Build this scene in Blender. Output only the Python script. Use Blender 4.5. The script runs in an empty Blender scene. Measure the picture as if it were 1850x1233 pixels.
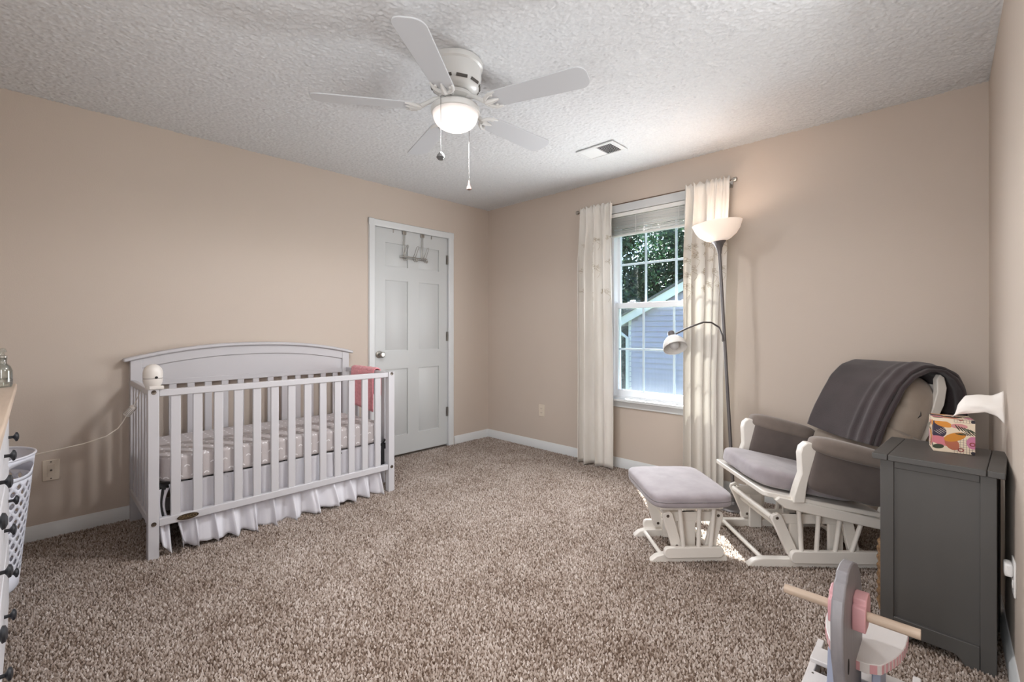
import bpy, bmesh, math, random
import numpy as np
from mathutils import Vector, Matrix, noise

random.seed(7)
rng = np.random.default_rng(11)
SC = bpy.context.scene
COL = SC.collection
PI = math.pi


def lin(r, g, b):
    f = lambda c: (c / 255 / 12.92) if c <= 10.3 else ((c / 255 + 0.055) / 1.055) ** 2.4
    return (f(r), f(g), f(b), 1.0)


# ------------------------------------------------------------------ camera, sky, sun, exposure
YAW = math.atan2(801, 832.4)
FWD = Vector((-math.sin(YAW), math.cos(YAW), 0))
RGT = Vector((math.cos(YAW), math.sin(YAW), 0))
cam_d = bpy.data.cameras.new('camera')
cam = bpy.data.objects.new('camera', cam_d)
COL.objects.link(cam)
cam.location = (3.6355, -3.4073, 1.161)
cam.rotation_euler = (PI / 2, 0, YAW)
cam_d.sensor_width = 36.0
cam_d.lens = 832.4 / 1850 * 36.0
cam_d.shift_y = -21.5 / 1850
cam_d.clip_start = 0.02
SC.camera = cam

SC.view_settings.view_transform = 'Standard'
SC.view_settings.look = 'None'
SC.view_settings.gamma = 1.0
SC.view_settings.use_curve_mapping = False
SC.view_settings.exposure = 0.31
SC.cycles.use_denoising = True
SC.cycles.max_bounces = 10
SC.cycles.diffuse_bounces = 6
SC.cycles.transparent_max_bounces = 12
SC.cycles.sample_clamp_indirect = 60.0
SC.cycles.caustics_reflective = False
SC.cycles.caustics_refractive = False

world = bpy.data.worlds.new('world')
SC.world = world
world.use_nodes = True
wn = world.node_tree
sky = wn.nodes.new('ShaderNodeTexSky')
sky.sky_type = 'NISHITA'
sky.sun_disc = False
sky.sun_elevation = math.radians(55)
sky.sun_rotation = math.radians(-38)
wn.links.new(sky.outputs[0], wn.nodes['Background'].inputs[0])
wn.nodes['Background'].inputs[1].default_value = 0.5


def add_light(name, kind, loc, energy, color=(1, 1, 1), size=None, direction=None, size_y=None, radius=None):
    d = bpy.data.lights.new(name, kind)
    d.energy = energy
    d.color = color
    if kind == 'AREA':
        d.shape = 'RECTANGLE'
        d.size = size
        d.size_y = size_y or size
    if radius is not None:
        d.shadow_soft_size = radius
    o = bpy.data.objects.new(name, d)
    COL.objects.link(o)
    o.location = loc
    if direction is not None:
        o.rotation_euler = Vector(direction).to_track_quat('-Z', 'Y').to_euler()
    return o


sun = add_light('sun', 'SUN', (-3, 6, 9), 60.0, (1.0, 0.98, 0.95), direction=(0.375, -0.445, -0.81))
sun.data.angle = math.radians(0.6)
# daylight portal that guides sky sampling through the window
portal = add_light('window_daylight_portal', 'AREA', (1.94, 0.16, 1.36), 1.0, size=0.84, size_y=1.56, direction=(0, -1, 0))
portal.data.cycles.is_portal = True
# fill light added behind the camera to brighten the room
rear_fill = add_light('rear_fill_light', 'AREA', (3.0, -3.92, 1.2), 38.0, (0.96, 0.98, 1.0), size=1.2, size_y=1.7, direction=(-0.12, 1.0, -0.02))
# added fill light, high beside the right wall, outside the frame
right_fill = add_light('right_fill_light', 'AREA', (3.55, -1.75, 2.22), 8.0, (0.98, 0.99, 1.0), size=0.7, direction=(-1, -0.1, -0.55))
# area light added just inside the window to strengthen its daylight
window_fill = add_light('window_fill_light', 'AREA', (1.92, -0.16, 1.15), 25.0, (0.97, 0.985, 1.0), size=0.56, size_y=1.1, direction=(0, -1.0, 0.10))


# ------------------------------------------------------------------ materials
class NT:
    def __init__(s, mat):
        mat.use_nodes = True
        s.t = mat.node_tree
        s.b = s.t.nodes['Principled BSDF']
        s.out = s.t.nodes['Material Output']

    def n(s, kind, **kw):
        o = s.t.nodes.new(kind)
        for k, v in kw.items():
            setattr(o, k, v)
        return o

    def put(s, sock, v):
        if isinstance(v, (int, float)):
            sock.default_value = v
        elif isinstance(v, (tuple, list)):
            sock.default_value = v
        else:
            s.t.links.new(v, sock)

    def m(s, op, a, b=0.0, c=0.0):
        o = s.n('ShaderNodeMath', operation=op)
        s.put(o.inputs[0], a)
        s.put(o.inputs[1], b)
        s.put(o.inputs[2], c)
        return o.outputs[0]

    def mix(s, f, a, b):
        o = s.n('ShaderNodeMix', data_type='RGBA')
        s.put(o.inputs[0], f)
        s.put(o.inputs[6], a)
        s.put(o.inputs[7], b)
        return o.outputs[2]

    def coord(s, which='Object'):
        return s.n('ShaderNodeTexCoord').outputs[which]

    def noise(s, scale, detail=2.0, co=None, rough=0.5):
        o = s.n('ShaderNodeTexNoise')
        s.put(o.inputs['Scale'], scale)
        s.put(o.inputs['Detail'], detail)
        s.put(o.inputs['Roughness'], rough)
        s.t.links.new(co or s.coord(), o.inputs['Vector'])
        return o.outputs['Fac']

    def stretch(s, v, co=None):
        o = s.n('ShaderNodeMapping')
        o.inputs['Scale'].default_value = v
        s.t.links.new(co or s.coord(), o.inputs['Vector'])
        return o.outputs[0]

    def bump(s, h, strength=0.3, dist=0.002):
        o = s.n('ShaderNodeBump')
        o.inputs['Strength'].default_value = strength
        o.inputs['Distance'].default_value = dist
        s.t.links.new(h, o.inputs['Height'])
        s.t.links.new(o.outputs[0], s.b.inputs['Normal'])

    def ramp(s, f, stops):
        o = s.n('ShaderNodeValToRGB')
        cr = o.color_ramp
        while len(cr.elements) < len(stops):
            cr.elements.new(0.5)
        for e, (p, c) in zip(cr.elements, stops):
            e.position = p
            e.color = c
        s.put(o.inputs[0], f)
        return o.outputs[0]


def mat(name, rgb, rough=0.5, metal=0.0, var=None, bump=None, sheen=0.0, stretch=None, coat=0.0):
    """var=(scale, rgb2): noise mottling to a second colour; bump=(scale, strength, distance)."""
    M = bpy.data.materials.new(name)
    t = NT(M)
    t.b.inputs['Base Color'].default_value = lin(*rgb)
    t.b.inputs['Roughness'].default_value = rough
    t.b.inputs['Metallic'].default_value = metal
    t.b.inputs['Sheen Weight'].default_value = sheen
    t.b.inputs['Coat Weight'].default_value = coat
    co = t.stretch(stretch) if stretch else None
    if var:
        f = t.noise(var[0], 3.0, co)
        t.t.links.new(t.ramp(f, [(0.35, lin(*rgb)), (0.7, lin(*var[1]))]), t.b.inputs['Base Color'])
    if bump:
        t.bump(t.noise(bump[0], 3.0, co), bump[1], bump[2])
    return M


WALL = mat('wall_paint', (198, 185, 173), 0.75, var=(1.5, (196, 183, 171)), bump=(160, 0.25, 0.0015))
CEIL = mat('popcorn_ceiling', (218, 220, 222), 0.95, var=(90, (210, 212, 214)))
TRIM = mat('trim_paint', (212, 214, 215), 0.4, bump=(40, 0.05, 0.001))
DOORW = mat('door_paint', (196, 198, 198), 0.42, bump=(90, 0.06, 0.001))
CRIBW = mat('crib_white', (194, 192, 195), 0.38, bump=(60, 0.04, 0.001))
FANW = mat('fan_white', (208, 208, 206), 0.3, bump=(30, 0.02, 0.001))
BLADE = mat('fan_blade_white', (196, 199, 203), 0.4, bump=(30, 0.03, 0.001))
PLATE = mat('almond_plastic', (216, 204, 188), 0.4, bump=(80, 0.03, 0.0005))
PLATEW = mat('white_plastic', (226, 224, 222), 0.35, bump=(80, 0.03, 0.0005))
VINYL = mat('window_vinyl', (232, 234, 238), 0.35, bump=(50, 0.03, 0.0005))
GRILLE = mat('window_grille', (205, 222, 232), 0.4, bump=(50, 0.03, 0.0005))
BLIND = mat('blind_slat', (238, 237, 234), 0.5, bump=(50, 0.03, 0.0005))
CHAIN = mat('pull_chain_metal', (74, 70, 66), 0.5, bump=(200, 0.05, 0.0005))
NICKEL = mat('brushed_nickel', (176, 172, 166), 0.28, 1.0, bump=(200, 0.05, 0.0005), stretch=(1, 1, 12))
STEEL = mat('steel_bolt', (120, 112, 104), 0.35, 1.0, bump=(200, 0.05, 0.0005))
DARKMETAL = mat('black_metal', (30, 30, 32), 0.5, bump=(100, 0.05, 0.0005))
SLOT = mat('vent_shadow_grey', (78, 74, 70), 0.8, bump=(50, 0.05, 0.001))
HOLE = mat('dark_hole', (18, 16, 15), 0.9, var=(50, (24, 20, 18)))
POLE = mat('lamp_gunmetal', (112, 108, 108), 0.42, 0.55, bump=(150, 0.06, 0.0005))
BLACKKNOB = mat('black_knob', (36, 38, 44), 0.45, bump=(60, 0.05, 0.0005))
DRESSER = mat('dresser_white', (226, 226, 230), 0.4, var=(6, (218, 218, 222)), bump=(50, 0.06, 0.001), stretch=(1, 8, 8))
DRTOP = mat('dresser_top', (206, 186, 168), 0.45, var=(8, (196, 176, 158)), bump=(40, 0.05, 0.001), stretch=(1, 10, 1))
BASKET = mat('white_basket_plastic', (228, 230, 240), 0.35, bump=(40, 0.03, 0.0005))
GREY = mat('cabinet_grey', (78, 76, 74), 0.5, var=(5, (71, 69, 67)), bump=(45, 0.16, 0.0012), stretch=(1, 1, 0.25))
WICKER = mat('wicker', (140, 108, 74), 0.85, var=(90, (92, 66, 40)), bump=(200, 0.5, 0.003))
PINK = mat('pink_paint', (208, 158, 162), 0.5, var=(12, (200, 149, 154)), bump=(60, 0.05, 0.001))
TOYGREY = mat('toy_grey', (132, 129, 132), 0.45, var=(10, (122, 119, 123)), bump=(40, 0.08, 0.001), stretch=(6, 6, 1))
TOYBLUE = mat('toy_blue_grey', (150, 156, 176), 0.45, bump=(40, 0.05, 0.001))
TOYWHITE = mat('toy_white', (208, 203, 201), 0.45, bump=(40, 0.05, 0.001))
DOWEL = mat('birch_dowel', (184, 164, 146), 0.55, var=(30, (170, 150, 131)), bump=(60, 0.1, 0.001), stretch=(0.2, 4, 4))
CHAIRW = mat('chair_white', (228, 223, 216), 0.38, bump=(50, 0.04, 0.001))
SUEDE = mat('grey_suede', (156, 148, 152), 0.9, var=(14, (142, 134, 138)), bump=(300, 0.2, 0.001), sheen=0.35)
SUEDED = mat('grey_brown_suede', (104, 94, 90), 0.9, var=(10, (92, 83, 80)), bump=(300, 0.2, 0.001), sheen=0.25)
ARMPAD = mat('taupe_suede', (132, 120, 112), 0.9, var=(10, (120, 109, 102)), bump=(300, 0.2, 0.001), sheen=0.3)
SUEDEB = mat('beige_suede', (164, 151, 138), 0.9, var=(10, (152, 139, 127)), bump=(300, 0.2, 0.001), sheen=0.3)
FLEECE = mat('charcoal_fleece', (60, 49, 51), 1.0, var=(9, (48, 38, 40)), bump=(350, 0.7, 0.004), sheen=0.25)
FLEECEPINK = mat('pink_knit', (228, 150, 156), 0.95, var=(60, (212, 128, 137)), bump=(160, 0.8, 0.004), sheen=0.4)
CORD = mat('cord_white', (238, 230, 218), 0.5, bump=(60, 0.03, 0.0005))
MONW = mat('monitor_white', (214, 208, 202), 0.35, bump=(60, 0.02, 0.0005))
BRONZE = mat('bronze_plate', (70, 58, 44), 0.45, 0.5, bump=(100, 0.1, 0.0005))
GOLD = mat('plate_lettering', (128, 110, 80), 0.45, 0.5, bump=(100, 0.1, 0.0005))
STITCH = mat('embroidery_thread', (186, 172, 150), 0.8, bump=(200, 0.2, 0.0005))
TISSUE = mat('tissue_paper', (240, 235, 230), 0.9, var=(12, (234, 229, 224)), bump=(40, 0.3, 0.002))
SIDING = mat('neighbour_siding', (182, 178, 204), 0.7, var=(4, (176, 172, 198)), bump=(30, 0.05, 0.001))
FASCIA = mat('neighbour_trim', (226, 228, 234), 0.6, bump=(20, 0.05, 0.001))
ROOFM = mat('neighbour_shingle', (120, 116, 116), 0.9, var=(20, (96, 92, 92)), bump=(30, 0.5, 0.01))
BARK = mat('bark', (92, 76, 60), 0.95, var=(10, (66, 52, 40)), bump=(20, 0.8, 0.02), stretch=(4, 4, 0.6))
LAWN = mat('lawn', (86, 106, 58), 0.95, var=(3, (66, 88, 44)), bump=(30, 0.8, 0.02))
SOFFIT = mat('eave_paint', (220, 220, 220), 0.6, bump=(20, 0.05, 0.001))
CRYSTAL = mat('pull_plastic', (92, 92, 92), 0.15, bump=(20, 0.02, 0.0005))
PULLPINK = mat('pull_pink', (120, 98, 92), 0.3, bump=(20, 0.02, 0.0005))


def leaf_mat():
    M = bpy.data.materials.new('leaves')
    t = NT(M)
    at = t.n('ShaderNodeAttribute', attribute_name='tone')
    col = t.ramp(at.outputs['Fac'], [(0.0, lin(22, 42, 32)), (0.6, lin(48, 74, 52)), (1.0, lin(96, 122, 76))])
    t.t.links.new(col, t.b.inputs['Base Color'])
    t.b.inputs['Roughness'].default_value = 0.5
    tr = t.n('ShaderNodeBsdfTranslucent')
    t.t.links.new(col, tr.inputs[0])
    mx = t.n('ShaderNodeMixShader')
    mx.inputs[0].default_value = 0.3
    t.t.links.new(t.b.outputs[0], mx.inputs[1])
    t.t.links.new(tr.outputs[0], mx.inputs[2])
    t.t.links.new(mx.outputs[0], t.out.inputs[0])
    return M


def carpet_mat():
    M = bpy.data.materials.new('carpet_yarn')
    t = NT(M)
    at = t.n('ShaderNodeAttribute', attribute_name='tone')
    big = t.noise(5.0, 3.0)
    f = t.m('ADD', at.outputs['Fac'], t.m('MULTIPLY', t.m('SUBTRACT', big, 0.5), 0.34))  # broad light and dark nap shading mixed into the yarn colour
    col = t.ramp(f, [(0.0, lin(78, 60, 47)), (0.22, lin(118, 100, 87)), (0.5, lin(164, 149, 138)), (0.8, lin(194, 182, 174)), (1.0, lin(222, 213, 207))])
    t.t.links.new(col, t.b.inputs['Base Color'])
    t.b.inputs['Roughness'].default_value = 1.0
    t.b.inputs['Specular IOR Level'].default_value = 0.1
    t.b.inputs['Sheen Weight'].default_value = 0.2
    return M


def glass_mat(name, tint, gloss=0.05):
    M = bpy.data.materials.new(name)
    t = NT(M)
    tr = t.n('ShaderNodeBsdfTransparent')
    tr.inputs[0].default_value = tint
    gl = t.n('ShaderNodeBsdfGlossy')
    gl.inputs['Roughness'].default_value = 0.02
    fr = t.n('ShaderNodeFresnel')
    fr.inputs[0].default_value = 1.35
    mx = t.n('ShaderNodeMixShader')
    t.t.links.new(t.m('MINIMUM', t.m('ADD', fr.outputs[0], gloss * 0.3), 0.6), mx.inputs[0])
    t.t.links.new(tr.outputs[0], mx.inputs[1])
    t.t.links.new(gl.outputs[0], mx.inputs[2])
    t.t.links.new(mx.outputs[0], t.out.inputs[0])
    return M


def screen_mat():
    M = bpy.data.materials.new('insect_screen')
    t = NT(M)
    tr = t.n('ShaderNodeBsdfTransparent')
    t.b.inputs['Base Color'].default_value = lin(150, 150, 150)
    mx = t.n('ShaderNodeMixShader')
    mx.inputs[0].default_value = 0.14
    t.t.links.new(tr.outputs[0], mx.inputs[1])
    t.t.links.new(t.b.outputs[0], mx.inputs[2])
    t.t.links.new(mx.outputs[0], t.out.inputs[0])
    return M


def cloth_mat(name, rgb, trans, rgb2, scale=220):
    M = bpy.data.materials.new(name)
    t = NT(M)
    co = t.stretch((1, 1, 0.35))
    col = t.ramp(t.noise(9, 3, co), [(0.35, lin(*rgb)), (0.7, lin(*rgb2))])
    t.t.links.new(col, t.b.inputs['Base Color'])
    t.b.inputs['Roughness'].default_value = 0.9
    t.b.inputs['Sheen Weight'].default_value = 0.15
    t.bump(t.noise(scale, 2), 0.2, 0.001)
    tr = t.n('ShaderNodeBsdfTranslucent')
    t.t.links.new(col, tr.inputs[0])
    mx = t.n('ShaderNodeMixShader')
    mx.inputs[0].default_value = trans
    t.t.links.new(t.b.outputs[0], mx.inputs[1])
    t.t.links.new(tr.outputs[0], mx.inputs[2])
    t.t.links.new(mx.outputs[0], t.out.inputs[0])
    return M


def glow_mat(name, rgb, strength, rough=0.4):
    M = mat(name, rgb, rough, bump=(20, 0.02, 0.0005))
    t = NT(M)
    t.b.inputs['Emission Color'].default_value = lin(*rgb)
    t.b.inputs['Emission Strength'].default_value = strength
    return M


def sheet_mat():
    """Grey fitted sheet printed with small white arches."""
    M = bpy.data.materials.new('printed_sheet')
    t = NT(M)
    sp = t.n('ShaderNodeSeparateXYZ')
    t.t.links.new(t.coord('UV'), sp.inputs[0])
    u, v = t.m('MULTIPLY', sp.outputs[0], 17.0), t.m('MULTIPLY', sp.outputs[1], 19.0)
    row = t.m('FLOOR', v)
    u2 = t.m('ADD', u, t.m('MULTIPLY', t.m('MODULO', row, 2.0), 0.5))
    fx = t.m('SUBTRACT', t.m('FRACT', u2), 0.5)
    fy = t.m('SUBTRACT', t.m('FRACT', v), 0.45)
    d = t.m('SQRT', t.m('ADD', t.m('POWER', t.m('ABSOLUTE', fx), 2.0), t.m('POWER', t.m('ABSOLUTE', fy), 2.0)))
    ring = t.m('LESS_THAN', t.m('ABSOLUTE', t.m('SUBTRACT', d, 0.16)), 0.055)
    up = t.m('GREATER_THAN', fy, 0.0)
    k = t.m('MULTIPLY', ring, up)
    t.t.links.new(t.mix(k, lin(194, 187, 187), lin(236, 233, 234)), t.b.inputs['Base Color'])
    t.b.inputs['Roughness'].default_value = 0.9
    t.bump(t.noise(14, 3, t.stretch((3, 1, 1))), 0.35, 0.01)
    return M


def tissue_box_mat():
    """Cream carton printed with abstract botanical shapes (UV in metres, 0..0.117)."""
    M = bpy.data.materials.new('botanical_print')
    t = NT(M)
    sp = t.n('ShaderNodeSeparateXYZ')
    t.t.links.new(t.coord('UV'), sp.inputs[0])
    U, V = t.m('DIVIDE', sp.outputs[0], 0.117), t.m('DIVIDE', sp.outputs[1], 0.117)
    U, V = t.m('FRACT', U), t.m('FRACT', V)

    def ell(cx, cy, a, b, deg, r0=0.0):
        c, s = math.cos(math.radians(deg)), math.sin(math.radians(deg))
        x, y = t.m('SUBTRACT', U, cx), t.m('SUBTRACT', V, cy)
        p = t.m('DIVIDE', t.m('ADD', t.m('MULTIPLY', x, c), t.m('MULTIPLY', y, s)), a)
        q = t.m('DIVIDE', t.m('SUBTRACT', t.m('MULTIPLY', y, c), t.m('MULTIPLY', x, s)), b)
        d = t.m('ADD', t.m('MULTIPLY', p, p), t.m('MULTIPLY', q, q))
        k = t.m('LESS_THAN', d, 1.0)
        if r0:
            k = t.m('MULTIPLY', k, t.m('GREATER_THAN', d, r0))
        return k
    col = lin(228, 210, 186)
    grid = t.m('MAXIMUM', t.m('LESS_THAN', t.m('FRACT', t.m('MULTIPLY', U, 14)), 0.12), t.m('LESS_THAN', t.m('FRACT', t.m('MULTIPLY', V, 14)), 0.12))
    gm = t.m('MULTIPLY', grid, t.m('MULTIPLY', t.m('GREATER_THAN', U, 0.5), t.m('LESS_THAN', V, 0.5)))
    col = t.mix(gm, col, lin(120, 100, 96))
    for cx, cy, a, b, dg, rgb in [(0.95, 0.38, 0.16, 0.2, 0, (196, 120, 150)), (0.12, 0.66, 0.2, 0.2, 10, (52, 40, 62)), (0.02, 0.9, 0.16, 0.14, 0, (52, 40, 62)),
                                  (0.2, 0.36, 0.3, 0.14, -14, (206, 120, 130)), (0.45, 0.3, 0.16, 0.22, 30, (176, 100, 74)), (0.52, 0.52, 0.28, 0.13, 24, (206, 134, 44)),
                                  (0.24, 0.92, 0.22, 0.1, -16, (214, 140, 52)), (0.62, 0.88, 0.2, 0.08, 0, (204, 140, 140)), (0.12, 0.17, 0.14, 0.075, 8, (54, 62, 40)), (0.95, 0.05, 0.06, 0.05, 0, (40, 34, 44))]:
        col = t.mix(ell(cx, cy, a, b, dg), col, lin(*rgb))
    for k in range(6):
        col = t.mix(ell(0.58 + 0.075 * k, 0.83 - 0.02 * k, 0.115, 0.018, 122 + 4 * k), col, lin(54, 58, 44))
        col = t.mix(ell(0.62 + 0.065 * k, 0.62 + 0.012 * k, 0.1, 0.016, -12 - 7 * k), col, lin(54, 58, 44))
    for cx, cy in ((0.66, 0.12), (0.93, 0.33)):
        col = t.mix(ell(cx, cy, 0.075, 0.065, 0, 0.3), col, lin(140, 62, 60))
    for k in range(5):
        col = t.mix(ell(0.1 + 0.05 * k, 0.62 + 0.03 * k, 0.1, 0.006, -35), col, lin(226, 214, 196))
    t.t.links.new(col, t.b.inputs['Base Color'])
    t.b.inputs['Roughness'].default_value = 0.5
    return M


LEAF = leaf_mat()
YARN = carpet_mat()
GLASS = glass_mat('window_glass', (0.90, 0.95, 0.965, 1))
CLEAR = glass_mat('clear_glass', (0.9, 0.93, 0.92, 1), 0.3)
SCREEN = screen_mat()
CURTAIN = cloth_mat('curtain_linen', (240, 236, 230), 0.28, (234, 229, 222))
SKIRT = cloth_mat('white_cotton', (224, 222, 227), 0.12, (217, 215, 221))
SHEET = sheet_mat()
CARTON = tissue_box_mat()
BOWL = glow_mat('lit_frosted_glass', (250, 240, 234), 1.0)
NT(BOWL).b.inputs['Base Color'].default_value = lin(190, 184, 180)
_t = NT(BOWL)
_sp = _t.n('ShaderNodeSeparateXYZ')
_t.t.links.new(_t.coord('Object'), _sp.inputs[0])
_dz = _t.m('DIVIDE', _t.m('SUBTRACT', -0.250, _sp.outputs[2]), 0.05)
_t.t.links.new(_t.m('ADD', 0.30, _t.m('MULTIPLY', _t.m('MAXIMUM', _t.m('MINIMUM', _dz, 1.0), 0.0), 0.9)), _t.b.inputs['Emission Strength'])
SHADE = glow_mat('lit_torchiere_glass', (255, 236, 220), 0.26)
HEADSHADE = mat('white_lamp_shade', (226, 224, 220), 0.4, bump=(20, 0.02, 0.0005))
BULB = mat('frosted_bulb', (206, 206, 206), 0.4, bump=(20, 0.02, 0.0005))


# ------------------------------------------------------------------ mesh helpers
class MB:
    def __init__(s):
        s.bm = bmesh.new()

    def _add(s, vs, fs):
        v = [s.bm.verts.new(p) for p in vs]
        for f in fs:
            try:
                s.bm.faces.new([v[i] for i in f])
            except ValueError:
                pass
        return v

    def box(s, x0, x1, y0, y1, z0, z1, M=None):
        P = [Vector((x, y, z)) for z in (z0, z1) for y in (y0, y1) for x in (x0, x1)]
        if M is not None:
            P = [M @ p for p in P]
        s._add(P, [(0, 2, 3, 1), (4, 5, 7, 6), (0, 1, 5, 4), (2, 6, 7, 3), (0, 4, 6, 2), (1, 3, 7, 5)])
        return s

    def prism(s, pts, axis, a0, a1, M=None):
        """pts: outline in the other two axes, in x,y,z order."""
        def mk(p, a):
            q = {'x': (a, p[0], p[1]), 'y': (p[0], a, p[1]), 'z': (p[0], p[1], a)}[axis]
            return M @ Vector(q) if M is not None else Vector(q)
        n = len(pts)
        V = [mk(p, a0) for p in pts] + [mk(p, a1) for p in pts]
        F = [tuple(range(n - 1, -1, -1)), tuple(range(n, 2 * n))] + [(i, (i + 1) % n, n + (i + 1) % n, n + i) for i in range(n)]
        s._add(V, F)
        return s

    def band(s, lo, hi, axis, a0, a1):
        """Solid between two open polylines of equal length (same axes as prism)."""
        for i in range(len(lo) - 1):
            s.prism([lo[i], lo[i + 1], hi[i + 1], hi[i]], axis, a0, a1)
        bmesh.ops.remove_doubles(s.bm, verts=s.bm.verts, dist=1e-6)
        inner = [f for f in s.bm.faces if all(len([g for g in e.link_faces]) > 2 for e in f.edges) and False]
        return s

    def tube(s, path, r, n=8, closed=False, M=None, sx=1.0):
        P = [Vector(p) for p in path]
        L = len(P)
        rr = r if isinstance(r, (list, tuple)) else [r] * L
        rings = []
        up = None
        for i in range(L):
            a = P[(i - 1) % L] if (closed or i > 0) else P[i]
            b = P[(i + 1) % L] if (closed or i < L - 1) else P[i]
            d = (b - a).normalized()
            if up is None:
                up = Vector((0, 0, 1)) if abs(d.z) < 0.9 else Vector((1, 0, 0))
            u = (up - d * up.dot(d)).normalized()
            w = d.cross(u)
            up = u
            ring = []
            for k in range(n):
                t = 2 * PI * k / n
                p = P[i] + (u * math.cos(t) + w * math.sin(t) * sx) * rr[i]
                ring.append(s.bm.verts.new(M @ p if M is not None else p))
            rings.append(ring)
        for i in range(L if closed else L - 1):
            A, B = rings[i], rings[(i + 1) % L]
            for k in range(n):
                s.bm.faces.new((A[k], A[(k + 1) % n], B[(k + 1) % n], B[k]))
        if not closed:
            s.bm.faces.new(rings[0][::-1])
            s.bm.faces.new(rings[-1])
        return s

    def cyl(s, p0, p1, r, n=12, M=None):
        return s.tube([p0, p1], r, n, M=M)

    def lathe(s, prof, c=(0, 0, 0), n=32, M=None):
        rings = []
        c = Vector(c)
        for (r, z) in prof:
            ring = []
            for k in range(n if r > 1e-6 else 1):
                t = 2 * PI * k / n
                p = Vector((r * math.cos(t), r * math.sin(t), z))
                p = (M @ p if M is not None else p) + c
                ring.append(s.bm.verts.new(p))
            rings.append(ring)
        for A, B in zip(rings, rings[1:]):
            for k in range(n):
                a0, a1 = A[k % len(A)], A[(k + 1) % n % len(A)]
                b0, b1 = B[k % len(B)], B[(k + 1) % n % len(B)]
                f = []
                for q in (a0, a1, b1, b0):
                    if q not in f:
                        f.append(q)
                if len(f) > 2:
                    try:
                        s.bm.faces.new(f)
                    except ValueError:
                        pass
        return s

    def sheet(s, fn, nu, nv):
        V = [[s.bm.verts.new(fn(i / nu, j / nv)) for i in range(nu + 1)] for j in range(nv + 1)]
        for j in range(nv):
            for i in range(nu):
                s.bm.faces.new((V[j][i], V[j][i + 1], V[j + 1][i + 1], V[j + 1][i]))
        return s

    def pillow(s, c, size, k=5.0, cuts=8, M=None, fn=None):
        """Rounded cushion: a cube pushed onto a superellipsoid; fn edits the unit point first."""
        b = bmesh.new()
        bmesh.ops.create_cube(b, size=2.0)
        bmesh.ops.subdivide_edges(b, edges=b.edges, cuts=cuts, use_grid_fill=True)
        idx = {}
        for v in b.verts:
            p = v.co
            q = (abs(p.x) ** k + abs(p.y) ** k + abs(p.z) ** k) ** (1 / k)
            p = Vector((p.x / q, p.y / q, p.z / q))
            if fn:
                p = fn(p)
            p = Vector((p.x * size[0] / 2, p.y * size[1] / 2, p.z * size[2] / 2))
            if M is not None:
                p = M @ p
            idx[v] = s.bm.verts.new(p + Vector(c))
        for f in b.faces:
            s.bm.faces.new([idx[v] for v in f.verts])
        b.free()
        return s

    def xform(s, fn):
        for v in s.bm.verts:
            v.co = fn(v.co)
        return s

    def build(s, name, m, parent=None, bevel=0.0, sharp=38, solid=0.0, sub=0, off=0.0, fixn=True):
        bm = s.bm
        if fixn:
            bmesh.ops.recalc_face_normals(bm, faces=bm.faces)
        uvl = bm.loops.layers.uv.new('UVMap')
        for f in bm.faces:
            n = f.normal
            ax = max(range(3), key=lambda i: abs(n[i]))
            a, b = [(1, 2), (0, 2), (0, 1)][ax]
            for l in f.loops:
                l[uvl].uv = (l.vert.co[a], l.vert.co[b])
        lim = math.radians(sharp)
        for e in bm.edges:
            if len(e.link_faces) == 2 and e.calc_face_angle(0) > lim:
                e.smooth = False
        for f in bm.faces:
            f.smooth = True
        me = bpy.data.meshes.new(name)
        bm.to_mesh(me)
        bm.free()
        me.materials.append(m)
        o = bpy.data.objects.new(name, me)
        COL.objects.link(o)
        if parent is not None:
            o.parent = parent
        if solid:
            md = o.modifiers.new('solid', 'SOLIDIFY')
            md.thickness = solid
            md.offset = off
        if sub:
            md = o.modifiers.new('sub', 'SUBSURF')
            md.levels = md.render_levels = sub
        if bevel:
            md = o.modifiers.new('bevel', 'BEVEL')
            md.width = bevel
            md.segments = 2
            md.limit_method = 'ANGLE'
            md.angle_limit = math.radians(42)
        return o


def tag(o, label, cat, group=None, kind=None):
    if label:
        o['label'] = label
    if cat:
        o['category'] = cat
    if group:
        o['group'] = group
    if kind:
        o['kind'] = kind
    return o


def thing(name, label, cat, loc=(0, 0, 0), rotz=0.0, group=None):
    o = bpy.data.objects.new(name, None)
    o.empty_display_size = 0.1
    COL.objects.link(o)
    o.location = loc
    o.rotation_euler = (0, 0, rotz)
    return tag(o, label, cat, group)


def struct(o):
    o['kind'] = 'structure'
    return o


def twin(o, parent, loc=(0, 0, 0), rot=(0, 0, 0)):
    """A copy of a part that shares its mesh."""
    c = o.copy()
    COL.objects.link(c)
    c.parent = parent
    c.location = loc
    c.rotation_euler = rot
    return c


def mesh_np(name, verts, faces, m, tone=None):
    me = bpy.data.meshes.new(name)
    me.vertices.add(len(verts))
    me.vertices.foreach_set('co', verts.astype(np.float32).ravel())
    nf, k = faces.shape
    me.loops.add(nf * k)
    me.loops.foreach_set('vertex_index', faces.astype(np.int32).ravel())
    me.polygons.add(nf)
    me.polygons.foreach_set('loop_start', np.arange(0, nf * k, k, dtype=np.int32))
    me.polygons.foreach_set('loop_total', np.full(nf, k, dtype=np.int32))
    if tone is not None:
        a = me.attributes.new('tone', 'FLOAT', 'POINT')
        a.data.foreach_set('value', tone.astype(np.float32))
    me.update()
    me.validate()
    me.materials.append(m)
    o = bpy.data.objects.new(name, me)
    COL.objects.link(o)
    return o


# ------------------------------------------------------------------ room shell
RZ = 2.44
floor = struct(MB().box(-0.12, 3.95, -4.07, 0.12, -0.12, 0.0).build('floor', YARN))
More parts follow.
